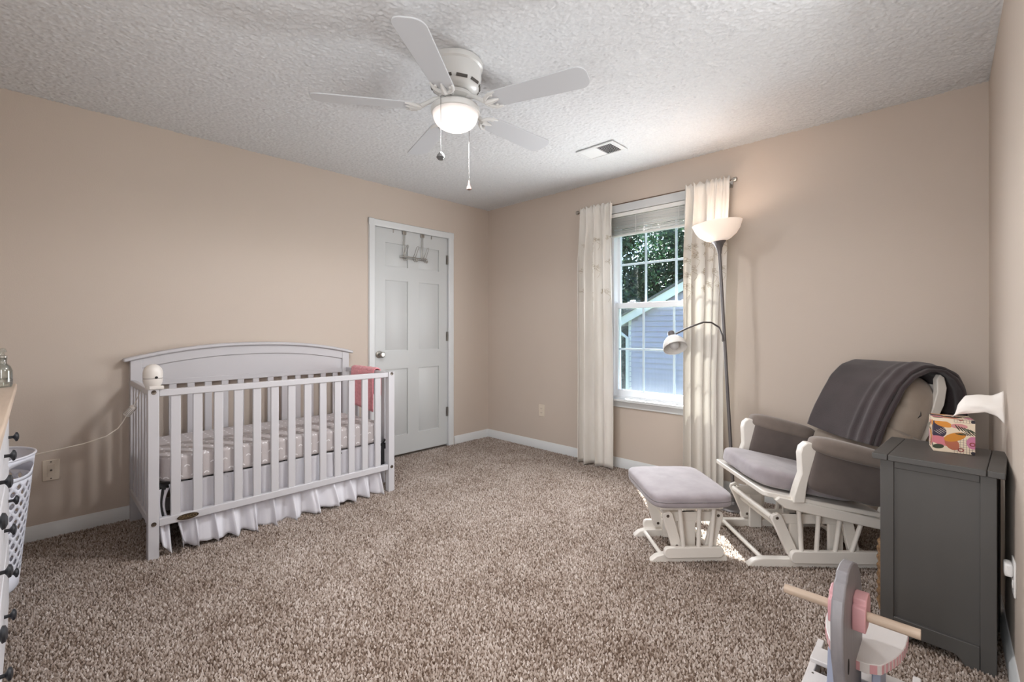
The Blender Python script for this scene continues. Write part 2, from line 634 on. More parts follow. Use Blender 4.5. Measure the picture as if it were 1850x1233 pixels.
# ceiling: slab plus a sprayed popcorn underside (real relief)
sp = 0.0068
nx, ny = int(3.95 / sp), int(4.0 / sp)
gx, gy = np.meshgrid(np.linspace(-0.02, 3.9, nx), np.linspace(-3.98, 0.02, ny))
hz = rng.random(gx.shape) ** 1.5 * 0.0062
cv = np.stack([gx + rng.normal(0, 0.0015, gx.shape), gy + rng.normal(0, 0.0015, gx.shape), RZ - hz], -1).reshape(-1, 3)
ii = (np.arange(ny - 1)[:, None] * nx + np.arange(nx - 1)[None, :]).ravel()
cf = np.stack([ii, ii + nx, ii + nx + 1, ii + 1], 1)
sl = np.array([[x, y, z] for z in (RZ + 0.002, RZ + 0.12) for y in (-4.07, 0.12) for x in (-0.12, 3.95)])
n0 = len(cv)
sf = np.array([(0, 2, 3, 1), (4, 5, 7, 6), (0, 1, 5, 4), (2, 6, 7, 3), (0, 4, 6, 2), (1, 3, 7, 5)]) + n0
ceiling = struct(mesh_np('ceiling', np.vstack([cv, sl]), np.vstack([cf, sf]), CEIL))

DY0, DY1, DZ = -1.372, -0.527, 2.075          # door opening
w = MB()
w.box(-0.14, -0.06, -4.0, 0.14, 0, RZ)
w.box(-0.06, 0, -4.0, DY0, 0, RZ).box(-0.06, 0, DY1, 0.0, 0, RZ).box(-0.06, 0, DY0, DY1, DZ, RZ)
struct(w.build('wall_left', WALL))
WX0, WX1, WZ0, WZ1 = 1.532, 2.348, 0.56, 2.134   # window opening
w = MB()
w.box(0, WX0, 0, 0.14, 0, RZ).box(WX1, 3.95, 0, 0.14, 0, RZ).box(WX0, WX1, 0, 0.14, 0, WZ0).box(WX0, WX1, 0, 0.14, WZ1, RZ)
struct(w.build('wall_back', WALL))
CR = Matrix.Translation((3.76, 0, 0)) @ Matrix.Rotation(math.atan(0.0139), 4, 'Z')
w = MB().box(0, 0.1, -4.1, 0.0, 0, RZ, M=CR)
struct(w.build('wall_right', WALL))
struct(MB().box(0, 3.83, -4.05, -3.95, 0, RZ).build('wall_front', WALL))


def base_profile(h=0.084, d=0.014):
    return [(0, 0), (d, 0), (d, h * 0.74), (d * 0.75, h * 0.8), (d * 0.6, h * 0.92), (d * 0.25, h), (0, h)]


bp = base_profile()
w = MB()
w.prism([(x, z) for x, z in bp], 'y', -3.95, -1.43)
w.prism([(x, z) for x, z in bp], 'y', -0.47, 0.0)
struct(w.build('baseboard_left', TRIM))
w = MB().prism([(-x, z) for x, z in bp], 'x', 0.0, 3.76)
struct(w.build('baseboard_back', TRIM))
w = MB().prism([(-x, z) for x, z in bp], 'y', -3.95, 0.0, M=CR)
struct(w.build('baseboard_right', TRIM))

# carpet pile: one tuft every 9 mm
st = 0.0080
px, py = np.meshgrid(np.arange(0.006, 3.80, st), np.arange(-3.94, -0.006, st))
px = px.ravel() + rng.normal(0, 0.0022, px.size)
py = py.ravel() + rng.normal(0, 0.0022, py.size)
N = len(px)
low = np.sin(px * 7.1 + 1.3 * np.sin(py * 5.3)) * np.sin(py * 6.3 + 1.7 * np.sin(px * 4.1))
ang = rng.random(N) * 2 * PI
h = 0.006 + rng.random(N) * 0.006
r = 0.0052 + rng.random(N) * 0.0016
lean = 0.004 * rng.random(N) + 0.001
la = rng.random(N) * 2 * PI
V = np.zeros((N, 5, 3))
for k in range(4):
    V[:, k, 0] = px + r * np.cos(ang + k * PI / 2)
    V[:, k, 1] = py + r * np.sin(ang + k * PI / 2)
    V[:, k, 2] = -0.003
V[:, 4, 0] = px + lean * np.cos(la)
V[:, 4, 1] = py + lean * np.sin(la)
V[:, 4, 2] = h
b0 = (np.arange(N) * 5)[:, None]
F = np.concatenate([b0 + np.array([[k, (k + 1) % 4, 4]]) for k in range(4)], 0)
tn = np.clip(rng.normal(0.53, 0.22, N) + 0.05 * low, 0, 1)  # low paints faint nap shading into the tuft tones
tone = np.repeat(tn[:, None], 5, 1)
tone[:, :4] *= 0.62  # tuft roots darkened: shade deep in the pile put into the tone
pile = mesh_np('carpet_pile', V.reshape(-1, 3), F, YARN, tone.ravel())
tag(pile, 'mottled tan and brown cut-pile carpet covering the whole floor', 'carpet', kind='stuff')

# ------------------------------------------------------------------ door
door = bpy.data.objects.new('door_1', None)
COL.objects.link(door)
struct(door)
SY0, SY1 = -1.362, -0.541                      # slab
XF = -0.018                                     # slab face
sw = SY1 - SY0
rows = [(0.19, 0.80), (0.965, 1.60), (1.725, 1.935)]
cols = [(SY0 + 0.125, SY0 + 0.125 + 0.235), (SY1 - 0.105 - 0.235, SY1 - 0.105)]
w = MB()
ys = [SY0, cols[0][0], cols[0][1], cols[1][0], cols[1][1], SY1]
zs = [0.018] + [z for rr in rows for z in rr] + [2.062]
for j in range(len(zs) - 1):
    for i in range(5):
        if i in (1, 3) and j in (1, 3, 5):
            w.box(-0.055, XF - 0.012, ys[i], ys[i + 1], zs[j], zs[j + 1])
        else:
            w.box(-0.055, XF, ys[i], ys[i + 1], zs[j], zs[j + 1])
slab = w.build('door_slab', DOORW, door)
for (z0, z1) in rows:
    for (y0, y1) in cols:
        # moulded raised field inside each recess
        w = MB()
        a, b = 0.005, 0.030
        o_ = [(y0 + a, z0 + a), (y1 - a, z0 + a), (y1 - a, z1 - a), (y0 + a, z1 - a)]
        i_ = [(y0 + b, z0 + b), (y1 - b, z0 + b), (y1 - b, z1 - b), (y0 + b, z1 - b)]
        vs = [Vector((XF - 0.0135, *p)) for p in o_] + [Vector((XF - 0.0005, *p)) for p in i_]
        w._add(vs, [(4, 5, 6, 7)] + [(k, (k + 1) % 4, 4 + (k + 1) % 4, 4 + k) for k in range(4)])
        w.build('door_panel', DOORW, door, fixn=False)
cp = [(0, 0), (0.012, 0.002), (0.017, 0.02), (0.014, 0.045), (0.017, 0.058), (0.006, 0.064), (0, 0.064)]
w = MB()
CY0, CY1, CZ = -1.412, -0.482, 2.122
w.prism([(x, CY0 + (0.064 - t) * 0.98) for x, t in cp], 'z', 0, CZ - 0.0)
w.prism([(x, CY1 - (0.064 - t) * 0.98) for x, t in cp], 'z', 0, CZ - 0.0)
w.prism([(x, CZ - (0.064 - t) * 0.98) for x, t in cp], 'y', CY0, CY1)
w.build('casing', TRIM, door, bevel=0.002)
w = MB()
w.box(-0.058, -0.001, DY0, SY0 - 0.002, 0, DZ).box(-0.058, -0.001, SY1 + 0.002, DY1, 0, DZ).box(-0.058, -0.001, DY0, DY1, 2.065, DZ)
w.build('jamb', TRIM, door)
RX = Matrix.Rotation(PI / 2, 4, 'Y')
w = MB()
w.lathe([(0.0, 0.0), (0.032, 0.0), (0.032, 0.005), (0.016, 0.010), (0.012, 0.028), (0.02, 0.036), (0.027, 0.05), (0.026, 0.06), (0.018, 0.068), (0, 0.07)], (XF, -1.297, 0.937), 24, M=RX)
w.build('door_knob', NICKEL, door)
for z in (1.849, 1.089, 0.341):
    w = MB().cyl((XF + 0.006, -0.538, z - 0.045), (XF + 0.006, -0.538, z + 0.045), 0.0075, 8)
    w.box(XF - 0.002, XF + 0.002, -0.56, -0.528, z - 0.045, z + 0.045)
    w.build('hinge', NICKEL, door)
for yy in (-1.155, -0.735):   # two small clips over the slab top edge
    w = MB().box(XF, XF + 0.003, yy - 0.004, yy + 0.004, 2.03, 2.06)
    o = w.build('over_door_clip', NICKEL)
    tag(o, 'tiny metal clip over the door edge, %s of the hook rack' % ('on the knob side' if yy < -1 else 'on the hinge side'), 'clip', 'small clips on the door top')

# over-the-door hook rack
hr = thing('over_door_hook_rack', 'chrome wire hook rack with three double hooks hung over the white door', 'hook rack', (XF, -0.95, 1.85))
for yy in (-0.095, 0.105):
    w = MB().tube([(0.006, yy - 0.008, 0.185), (0.006, yy - 0.008, -0.035)], 0.0025, 6).tube([(0.006, yy + 0.008, 0.185), (0.006, yy + 0.008, -0.035)], 0.0025, 6)
    w.build('strap', NICKEL, hr)
    MB().box(0.0, 0.014, yy - 0.019, yy + 0.019, 0.178, 0.214).build('over_door_bracket', NICKEL, hr, bevel=0.002)
w = MB().tube([(0.008, -0.14, -0.022), (0.008, 0.16, -0.022)], 0.005, 8).tube([(0.008, -0.14, -0.04), (0.008, 0.16, -0.04)], 0.004, 8)
w.build('cross_bar', NICKEL, hr)
for yy in (-0.1, 0.01, 0.125):
    w = MB()
    for dy in (-0.011, 0.011):
        w.tube([(0.012, yy + dy, -0.02), (0.03, yy + dy + 0.004, 0.01), (0.055, yy + dy + 0.01, 0.07)], 0.0025, 6)
    w.tube([(0.055, yy - 0.001, 0.07), (0.06, yy + 0.01, 0.08), (0.055, yy + 0.021, 0.07)], 0.0025, 6)
    w.tube([(0.012, yy - 0.011, -0.03), (0.03, yy - 0.011, -0.062), (0.05, yy, -0.06), (0.055, yy + 0.008, -0.04), (0.05, yy + 0.012, -0.058), (0.03, yy + 0.011, -0.062), (0.012, yy + 0.011, -0.03)], 0.003, 6)
    w.build('hook', NICKEL, hr)

# ------------------------------------------------------------------ window
win = bpy.data.objects.new('window_1', None)
COL.objects.link(win)
struct(win)
w = MB()
for (x0, x1, z0, z1) in [(WX0 - 0.068, WX0, WZ0 - 0.02, WZ1 + 0.07), (WX1, WX1 + 0.068, WZ0 - 0.02, WZ1 + 0.07), (WX0, WX1, WZ1, WZ1 + 0.07)]:
    w.box(x0, x1, -0.017, 0.0, z0, z1)
w.build('casing', TRIM, win, bevel=0.003)
w = MB().box(WX0 - 0.05, WX1 + 0.05, -0.072, 0.02, 0.565, 0.588)
w.build('stool', TRIM, win, bevel=0.004)
MB().box(WX0 - 0.07, WX1 + 0.07, -0.018, 0.0, 0.51, 0.565).build('apron', TRIM, win, bevel=0.004)
w = MB()
w.box(WX0, WX0 + 0.022, 0.005, 0.12, 0.588, WZ1).box(WX1 - 0.022, WX1, 0.005, 0.12, 0.588, WZ1)
w.box(WX0, WX1, 0.005, 0.12, WZ1 - 0.022, WZ1).box(WX0, WX1, 0.005, 0.13, 0.56, 0.597)
w.build('window_frame', VINYL, win, bevel=0.002)


def sash(name, y, z0, z1, top, bot):
    x0, x1 = WX0 + 0.02, WX1 - 0.02
    s_ = 0.028
    w = MB()
    w.box(x0, x0 + s_, y - 0.016, y + 0.016, z0, z1).box(x1 - s_, x1, y - 0.016, y + 0.016, z0, z1)
    w.box(x0 + s_, x1 - s_, y - 0.016, y + 0.016, z1 - top, z1).box(x0 + s_, x1 - s_, y - 0.016, y + 0.016, z0, z0 + bot)
    so = w.build(name, VINYL, win, bevel=0.002)
    gx0, gx1, gz0, gz1 = x0 + s_, x1 - s_, z0 + bot, z1 - top
    MB().box(gx0, gx1, y + 0.004, y + 0.007, gz0, gz1).build('pane', GLASS, so)
    for xx in (1.809, 2.066):
        MB().box(xx - 0.0095, xx + 0.0095, y - 0.004, y + 0.003, gz0, gz1).build('muntin', GRILLE, so, bevel=0.002)
    zz = (gz0 + gz1) / 2
    MB().box(gx0, gx1, y - 0.0035, y + 0.0025, zz - 0.009, zz + 0.009).build('muntin', GRILLE, so, bevel=0.002)
    return so


up_s = sash('upper_sash', 0.075, 1.335, 2.115, 0.085, 0.045)
lo_s = sash('lower_sash', 0.035, 0.597, 1.380, 0.045, 0.055)
w = MB().box(WX0 + 0.02, WX1 - 0.02, 0.112, 0.113, 0.6, 1.35)
w.build('insect_screen', SCREEN, win)
for xx in (1.70, 2.16):
    w = MB().box(xx - 0.03, xx + 0.03, 0.022, 0.05, 1.38, 1.388).lathe([(0, 0.0), (0.014, 0.0), (0.014, 0.012), (0, 0.014)], (xx, 0.036, 1.386), 16)
    w.box(xx - 0.005, xx + 0.035, 0.028, 0.04, 1.392, 1.402)
    w.build('sash_lock', VINYL, win, bevel=0.002)

bl = thing('mini_blind', 'white mini blind raised in a tight stack at the window top', 'blind', (1.94, -0.006, 2.0))
xa, xb = WX0 + 0.004 - 1.94, WX1 - 0.004 - 1.94
MB().box(xa, xb, -0.008, 0.024, 0.098, 0.130).build('head_rail', BLIND, bl, bevel=0.002)
MB().box(xa, xb, -0.010, 0.020, -0.066, -0.052).build('bottom_rail', BLIND, bl, bevel=0.003)
slat0 = None
nsl = 27
for k in range(nsl):
    z = 0.094 - k * (0.144 / (nsl - 1))
    if slat0 is None:
        w = MB()
        w.sheet(lambda u, v: Vector((xa + (xb - xa) * v, -0.012 + 0.030 * u, -0.010 * (1 - (2 * u - 1) ** 2) * 0.35 - 0.006 * (1 - u))), 4, 1)
        slat0 = w.build('slat', BLIND, bl, solid=0.001)
        slat0.location = (0, 0, z)
    else:
        twin(slat0, bl, (random.uniform(-.001, .001), random.uniform(-.003, .003), z + random.uniform(-.0012, .0012)), (random.uniform(-.10, .10), 0, 0))
for xx in (-0.17, 0.19):
    MB().tube([(xx, -0.016, 0.1), (xx, -0.018, -0.06)], 0.0015, 5).build('ladder_cord', BLIND, bl)
MB().tube([(-0.1, -0.018, 0.1), (-0.098, -0.02, -0.03), (-0.098, -0.02, -0.031), (-0.098, -0.02, -0.055)], [0.0012, 0.0012, 0.004, 0.004], 6).build('lift_cord', BLIND, bl)

# ------------------------------------------------------------------ curtains and rod
rod = thing('curtain_rod', 'thin brown-grey metal curtain rod with small glass end knob above window', 'curtain rod', (1.9, -0.082, 2.185))
MB().tube([(-0.65, 0, 0), (0.64, 0, 0)], 0.0045, 10).build('rod', mat('rod_metal', (112, 92, 78), 0.4, 0.6, bump=(90, 0.05, 0.0005)), rod)
for xs in (-0.655, 0.645):
    w = MB().lathe([(0, -0.022), (0.007, -0.02), (0.007, -0.008), (0.015, -0.004), (0.018, 0.008), (0.014, 0.018), (0, 0.022)], (xs, 0, 0), 12, M=Matrix.Rotation(PI / 2 if xs > 0 else -PI / 2, 4, 'Y'))
    w.build('finial', NICKEL, rod)
for xs in (-0.6, 0.6):
    MB().cyl((xs, 0.08, -0.01), (xs, 0.0, -0.006), 0.005, 8).box(xs - 0.012, xs + 0.012, 0.076, 0.080, -0.03, 0.02).build('bracket', NICKEL, rod)


def curtain(name, label, xt, xb_, zt, zb, nf, seed, hem, extra=None):
    rr = random.Random(seed)
    ph = [rr.uniform(-0.5, 0.5) for _ in range(12)]

    def S(u, v, off=0.0):
        z = zt + (zb - zt) * v
        wv = min(1.0, v * 1.6)
        x = (xt[0] + (xt[1] - xt[0]) * u) * (1 - wv) + (xb_[0] + (xb_[1] - xb_[0]) * u) * wv
        t = u * nf * 2 * PI + ph[0] + 1.3 * math.sin(5.5 * u + ph[1] * 3 + 0.5 * v) + 0.7 * math.sin(12 * u + ph[4] * 5 - 0.6 * v) + 0.15 * math.sin(7 * v + 5 * u + ph[3]) * min(1, 3 * v)
        amp = (0.010 + 0.022 * min(1, v * 4)) * (1 + 0.3 * math.sin(7 * u + ph[2]))
        if extra:
            amp *= extra(u, v)
        sgn = math.sin(t)
        y = -0.083 - 0.016 * max(0.0, 1 - v * 6) - 0.040 * min(1, v * 5) - 0.010 - amp * (abs(sgn) ** 0.75) * (1 if sgn > 0 else -1)
        x += 0.012 * math.cos(t) * min(1, v * 5)
        if v < 0.045:      # gathered header ruffle above the rod pocket
            y += 0.006 * math.sin(2.3 * t)
        z += 0.006 * math.sin(t * 0.7) * v + (0.010 * math.sin(2.0 * t) if v < 0.001 else 0) + hem(u) * v
        return Vector((x, y - off, z))
    root = thing(name, label, 'curtain', (0, 0, 0), 0)
    root.location = (xt[0], -0.083, 0)
    o0 = Vector((xt[0], -0.083, 0))
    w = MB().sheet(lambda u, v: S(u, v) - o0, 90, 60)
    w.build('curtain_panel', CURTAIN, root, solid=0.0015, sharp=180)
    return root, S, o0


def embroider(root, S, o0, rows, nsp, seed):
    rr = random.Random(seed)
    w = MB()
    k = 0
    for v in rows:
        for i in range(nsp):
            u = (i + 0.5 + rr.uniform(-.3, .3)) / nsp
            vv = v + rr.uniform(-0.012, 0.012)
            w.tube([S(u + 0.03 * math.cos(a), vv + 0.006 * math.sin(a), 0.003) - o0 for a in (0, 2.1, 4.2)], 0.0016, 5, closed=True)
            for p in range(5):
                a0 = p * 2 * PI / 5 + rr.random()
                pts = []
                for q in (0.25, 0.7, 1.0, 0.7, 0.25):
                    da = {0.25: 0, 0.7: 0.35, 1.0: 0}[q]
                    if len(pts) > 2:
                        da = -da
                    pts.append(S(u + 0.07 * q * math.cos(a0 + da), vv + 0.011 * q * math.sin(a0 + da), 0.003) - o0)
                w.tube(pts, 0.0011, 4)
            if rr.random() < 0.8:
                w.tube([S(u + 0.02 * q + 0.04 * math.sin(q * 1.5), vv + 0.008 + 0.011 * q, 0.003) - o0 for q in range(4)], 0.0011, 4)
    w.build('embroidery', STITCH, root)['kind'] = 'stuff'


cl, S1, o1 = curtain('curtain_panel_left', 'cream curtain panel with small embroidered flowers, hanging between room corner and window', (1.285, 1.606), (1.290, 1.640), 2.206, 0.012, 4.6, 3,
                     lambda u: 0.012 * u, lambda u, v: 1.0 if u < 0.68 or v < 0.1 else max(0.25, 1 - (u - 0.68) * 5))
cl.name = 'curtain'
embroider(cl, S1, o1, (0.14, 0.235, 0.325), 4, 5)
cr, S2, o2 = curtain('curtain', 'cream curtain panel with embroidered flowers, hanging behind the torchiere floor lamp', (2.216, 2.526), (2.212, 2.480), 2.206, 0.016, 4.7, 8, lambda u: 0.0, lambda u, v: 0.8 + 0.25 * math.sin(4 * u + 1))
embroider(cr, S2, o2, (0.2, 0.245, 0.29, 0.335), 5, 6)

# ------------------------------------------------------------------ ceiling fan
fan = thing('ceiling_fan', 'white five-blade flush-mount ceiling fan with lit frosted bowl light', 'ceiling fan', (1.907, -2.002, RZ))
w = MB().lathe([(0, -0.004), (0.128, -0.004), (0.132, -0.012), (0.130, -0.03), (0.122, -0.036), (0.124, -0.075), (0.120, -0.085), (0.121, -0.105), (0.108, -0.132), (0.088, -0.146), (0.066, -0.150), (0, -0.150)], n=48)
w.build('motor_housing', FANW, fan)
for k in range(10):
    a = k * PI / 5 + 0.2
    M = Matrix.Rotation(a, 4, 'Z')
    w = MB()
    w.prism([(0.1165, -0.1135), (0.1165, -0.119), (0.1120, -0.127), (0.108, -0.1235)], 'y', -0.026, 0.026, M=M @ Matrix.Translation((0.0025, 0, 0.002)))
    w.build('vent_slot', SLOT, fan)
w = MB().lathe([(0.062, -0.148), (0.078, -0.155), (0.08, -0.172), (0.066, -0.182), (0.046, -0.184), (0.044, -0.208), (0.05, -0.212)], n=32)
w.build('switch_housing', FANW, fan)
w = MB().lathe([(0.0, -0.205), (0.05, -0.206), (0.098, -0.211), (0.112, -0.216), (0.116, -0.222), (0.116, -0.243), (0.110, -0.246), (0.0, -0.244)], n=48)
w.build('light_fitter', FANW, fan, sharp=30)
prof = [(0.109 * math.cos(t) ** 0.75 if t < PI / 2 - 0.01 else 0.0, -0.244 - 0.080 * math.sin(t)) for t in np.linspace(0, PI / 2, 14)]
MB().lathe(prof, n=48).build('bowl_shade', BOWL, fan)


def blade_outline():
    pts = []
    x0, x1, w0, w1 = 0.185, 0.656, 0.052, 0.066
    pts += [(x0, -w0 + 0.012), (x0 + 0.012, -w0)]
    for a in np.linspace(-PI / 2, 0, 7):
        pts.append((x1 - 0.045 + 0.045 * math.cos(a), -w1 + 0.045 + 0.045 * math.sin(a)))
    for a in np.linspace(0, PI / 2, 7):
        pts.append((x1 - 0.045 + 0.045 * math.cos(a), w1 - 0.045 + 0.045 * math.sin(a)))
    pts += [(x0 + 0.012, w0), (x0, w0 - 0.012)]
    return pts


blade0 = iron0 = None
for k in range(5):
    a = math.radians(17.9 + 72 * k)
    if blade0 is None:
        T = Matrix.Translation((0, 0, -0.2195)) @ Matrix.Rotation(math.radians(-11), 4, 'X')
        blade0 = MB().prism(blade_outline(), 'z', -0.003, 0.003, M=T).build('blade', BLADE, fan, bevel=0.0015)
        w = MB()
        w.tube([(0.060, 0, -0.176), (0.10, 0, -0.184), (0.135, 0, -0.205), (0.165, 0, -0.222), (0.19, 0, -0.2265)], [0.013, 0.011, 0.010, 0.012, 0.013], 10, sx=1.0)
        for sg in (-1, 1):
            pts = [(0.165, 0.004 * sg, -0.0065), (0.18, 0.028 * sg, -0.0075), (0.205, 0.046 * sg, -0.0075), (0.235, 0.05 * sg, -0.006)]
            w.tube([T @ Vector(p) for p in pts], [0.009, 0.010, 0.009, 0.004], 8)
            w.lathe([(0, -0.012), (0.007, -0.011), (0.008, -0.007), (0.008, -0.003)], T @ Vector((0.21, 0.034 * sg, 0)), 10)
        w.tube([T @ Vector((0.17, 0, -0.0065)), T @ Vector((0.2, 0, -0.009)), T @ Vector((0.235, 0, -0.006))], [0.016, 0.012, 0.004], 8)
        iron0 = w.build('blade_iron', FANW, fan)
    else:
        twin(blade0, fan, rot=(0, 0, math.radians(72 * k)))
        twin(iron0, fan, rot=(0, 0, math.radians(72 * k)))
    if k == 0:
        blade0.rotation_euler.z = 0
# bake the first angle into the mesh so every copy is a pure 72 degree turn
for o in (blade0, iron0):
    o.data.transform(Matrix.Rotation(math.radians(17.9), 4, 'Z'))


def pull(dx, dy, z0, z1, m, shape, name):
    w = MB().tube([(dx * 0.42, dy * 0.42, -0.19), (dx * 0.9, dy * 0.9, -0.203), (dx, dy, -0.214), (dx, dy, z1)], 0.0010, 5)
    c = w.build('pull_chain', CHAIN, fan)
    MB().lathe(shape, (dx, dy, z1), 12).build(name, m, c)


rt, fw_ = RGT, FWD
v = rt * (-0.055) - fw_ * 0.105
pull(v.x, v.y, 0, -0.47, CRYSTAL, [(0, 0.004), (0.006, 0.0), (0.016, -0.012), (0.02, -0.024), (0.012, -0.034), (0, -0.036)], 'chain_pull')
v = rt * (0.055) + fw_ * 0.105
pull(v.x, v.y, 0, -0.535, PULLPINK, [(0, 0.004), (0.004, 0.0), (0.006, -0.02), (0.013, -0.034), (0.013, -0.042), (0, -0.047)], 'chain_pull')
fl = add_light('fan_lamp_glow', 'SPOT', (1.907, -2.002, 2.10), 26.0, (0.98, 0.985, 1.0), direction=(0, 0, -1), radius=0.08)
fl.data.spot_size = math.radians(172)
fl.data.spot_blend = 0.25
fd = add_light('fan_fill_disc', 'AREA', (1.907, -2.002, 2.108), 13.0, (0.98, 0.985, 1.0), size=0.2, direction=(0, 0, -1))  # extra fill light added under the fan's bowl
fd.data.shape = 'DISK'

# ceiling register
vt = thing('ceiling_vent', 'white ceiling air register with dark louvre bank near the window wall', 'vent', (1.822, -0.605, RZ - 0.006))
vx, vy = 0.152, 0.102
w = MB()
w.box(-vx, vx, -vy, -0.075, -0.008, 0.0).box(-vx, vx, 0.078, vy, -0.008, 0.0).box(-vx, -0.128, -0.075, 0.078, -0.008, 0.0).box(0.116, vx, -0.075, 0.078, -0.008, 0.0).box(-0.004, 0.004, -0.075, 0.078, -0.008, 0.0)
w.build('frame', TRIM, vt, bevel=0.003)
MB().box(-0.128, 0.116, -0.075, 0.078, 0.0, 0.002).build('duct_opening', HOLE, vt)
lv = None
for k in range(9):
    x = 0.010 + k * 0.0128
    if lv is None:
        lv = MB().box(-0.0006, 0.0006, -0.075, 0.078, -0.0050, 0.0050, M=Matrix.Rotation(math.radians(-42), 4, 'Y')).build('louvre', TRIM, vt)
        lv.location = (x, 0, -0.002)
    else:
        twin(lv, vt, (x, 0, -0.002))
lv2 = None
for k in range(9):
    x = -0.122 + k * 0.0135
    if lv2 is None:
        lv2 = MB().box(-0.0009, 0.0009, -0.075, 0.078, -0.0078, 0.0078, M=Matrix.Rotation(math.radians(68), 4, 'Y')).build('louvre', TRIM, vt)
        lv2.location = (x, 0, -0.003)
    else:
        twin(lv2, vt, (x, 0, -0.003))

# ------------------------------------------------------------------ crib
crib = thing('crib', 'white slatted wooden baby crib with arched headboard against the left wall', 'crib', (0.38, -2.31, 0))
X0, X1, Y0, Y1 = -0.36, 0.355, -0.701, 0.701
BXF = -0.315                                    # headboard post front
PW = 0.046


def post(x0, x1, y0, y1, z1):
    return MB().box(x0, x1, y0, y1, 0.0, z1).build('post', CRIBW, crib, bevel=0.003)


post(X1 - 0.046, X1, Y0, Y0 + PW, 0.858)
post(X1 - 0.046, X1, Y1 - PW, Y1, 0.858)


def arch(y, base=0.0):
    t = y / 0.73
    return 0.962 + 0.088 * (1 - abs(t) ** 2.2) + base


YS = list(np.linspace(-0.70, 0.70, 29))
for s_ in (-1, 1):
    ya, yb = (Y0 + 0.008, Y0 + 0.064) if s_ < 0 else (Y1 - 0.064, Y1 - 0.008)
    MB().prism([(ya, 0), (yb, 0), (yb, arch(yb) - 0.002), (ya, arch(ya) - 0.002)], 'x', X0 + 0.004, BXF).build('post', CRIBW, crib, bevel=0.003)
yi = list(np.linspace(Y0 + 0.06, Y1 - 0.06, 27))


def strip(lo, hi, x0, x1, name, bev=0.003):
    w = MB()
    n = len(lo)
    w.prism(lo + hi[::-1], 'x', x0, x1)
    return w.build(name, CRIBW, crib, bevel=bev)


strip([(y, arch(y) - 0.062) for y in yi], [(y, arch(y) - 0.002) for y in yi], X0 + 0.004, BXF - 0.003, 'headboard_rail')
strip([(y, 0.815) for y in yi], [(y, arch(y) - 0.062) for y in yi], X0 + 0.012, BXF - 0.014, 'headboard_panel')
strip([(y, 0.812) for y in yi], [(y, 0.845) for y in yi], X0 + 0.008, BXF - 0.010, 'headboard_rail')
yc = list(np.linspace(-0.725, 0.722, 33))
strip([(y, arch(y) - 0.002) for y in yc], [(y, arch(y) + 0.020) for y in yc], X0 - 0.012, BXF + 0.018, 'headboard_cap', 0.007)
# rails
MB().box(X1 - 0.038, X1 - 0.006, Y0 + PW, Y1 - PW, 0.818, 0.853).build('top_rail', CRIBW, crib, bevel=0.004)
MB().box(X1 - 0.038, X1 - 0.006, Y0 + PW, Y1 - PW, 0.158, 0.198).build('bottom_rail', CRIBW, crib, bevel=0.004)
MB().box(X0 + 0.01, BXF - 0.008, Y0 + 0.06, Y1 - 0.06, 0.158, 0.198).build('bottom_rail', CRIBW, crib, bevel=0.004)
sl = MB().box(X1 - 0.031, X1 - 0.013, -0.0215, 0.0215, 0.19, 0.825).build('slat', CRIBW, crib, bevel=0.003)
sl.location.y = -0.584
sb = MB().box(X0 + 0.015, X0 + 0.031, -0.0205, 0.0205, 0.19, 0.815).build('slat', CRIBW, crib, bevel=0.003)
sb.location.y = -0.578
for k in range(1, 13):
    twin(sl, crib, (0, -0.584 + k * 0.0968, 0))
    twin(sb, crib, (0, -0.578 + k * 0.0968, 0))
se = None
for yy in (Y0 + 0.022, Y1 - 0.022):
    MB().box(BXF, X1 - 0.046, yy - 0.014, yy + 0.014, 0.820, 0.853).build('end_rail', CRIBW, crib, bevel=0.004)
    MB().box(BXF, X1 - 0.046, yy - 0.014, yy + 0.014, 0.158, 0.198).build('end_rail', CRIBW, crib, bevel=0.004)
    for k in range(6):
        x = BXF + 0.065 + k * 0.0985
        if se is None:
            se = MB().box(-0.0205, 0.0205, -0.008, 0.008, 0.19, 0.825).build('slat', CRIBW, crib, bevel=0.003)
            se.location = (x, yy, 0)
        else:
            twin(se, crib, (x, yy, 0))
RXM = Matrix.Rotation(PI / 2, 4, 'Y')
for (yy, zz) in ((Y0 + 0.024, 0.842), (Y0 + 0.024, 0.178), (Y1 - 0.022, 0.842), (Y1 - 0.022, 0.178)):
    MB().lathe([(0, 0.0035), (0.0045, 0.0035), (0.005, 0.0015), (0.010, 0.003), (0.0115, 0.0), (0.010, -0.002)], (X1, yy, zz), 14, M=RXM).build('bolt', STEEL, crib)
for k, zz in enumerate((0.42, 0.34, 0.275, 0.225, 0.165)):
    MB().lathe([(0, 0.002), (0.004 if k else 0.009, 0.002), (0.005 if k else 0.011, 0.0)], (BXF, Y0 + 0.04, zz), 12, M=RXM).build('adjustment_hole', HOLE, crib)
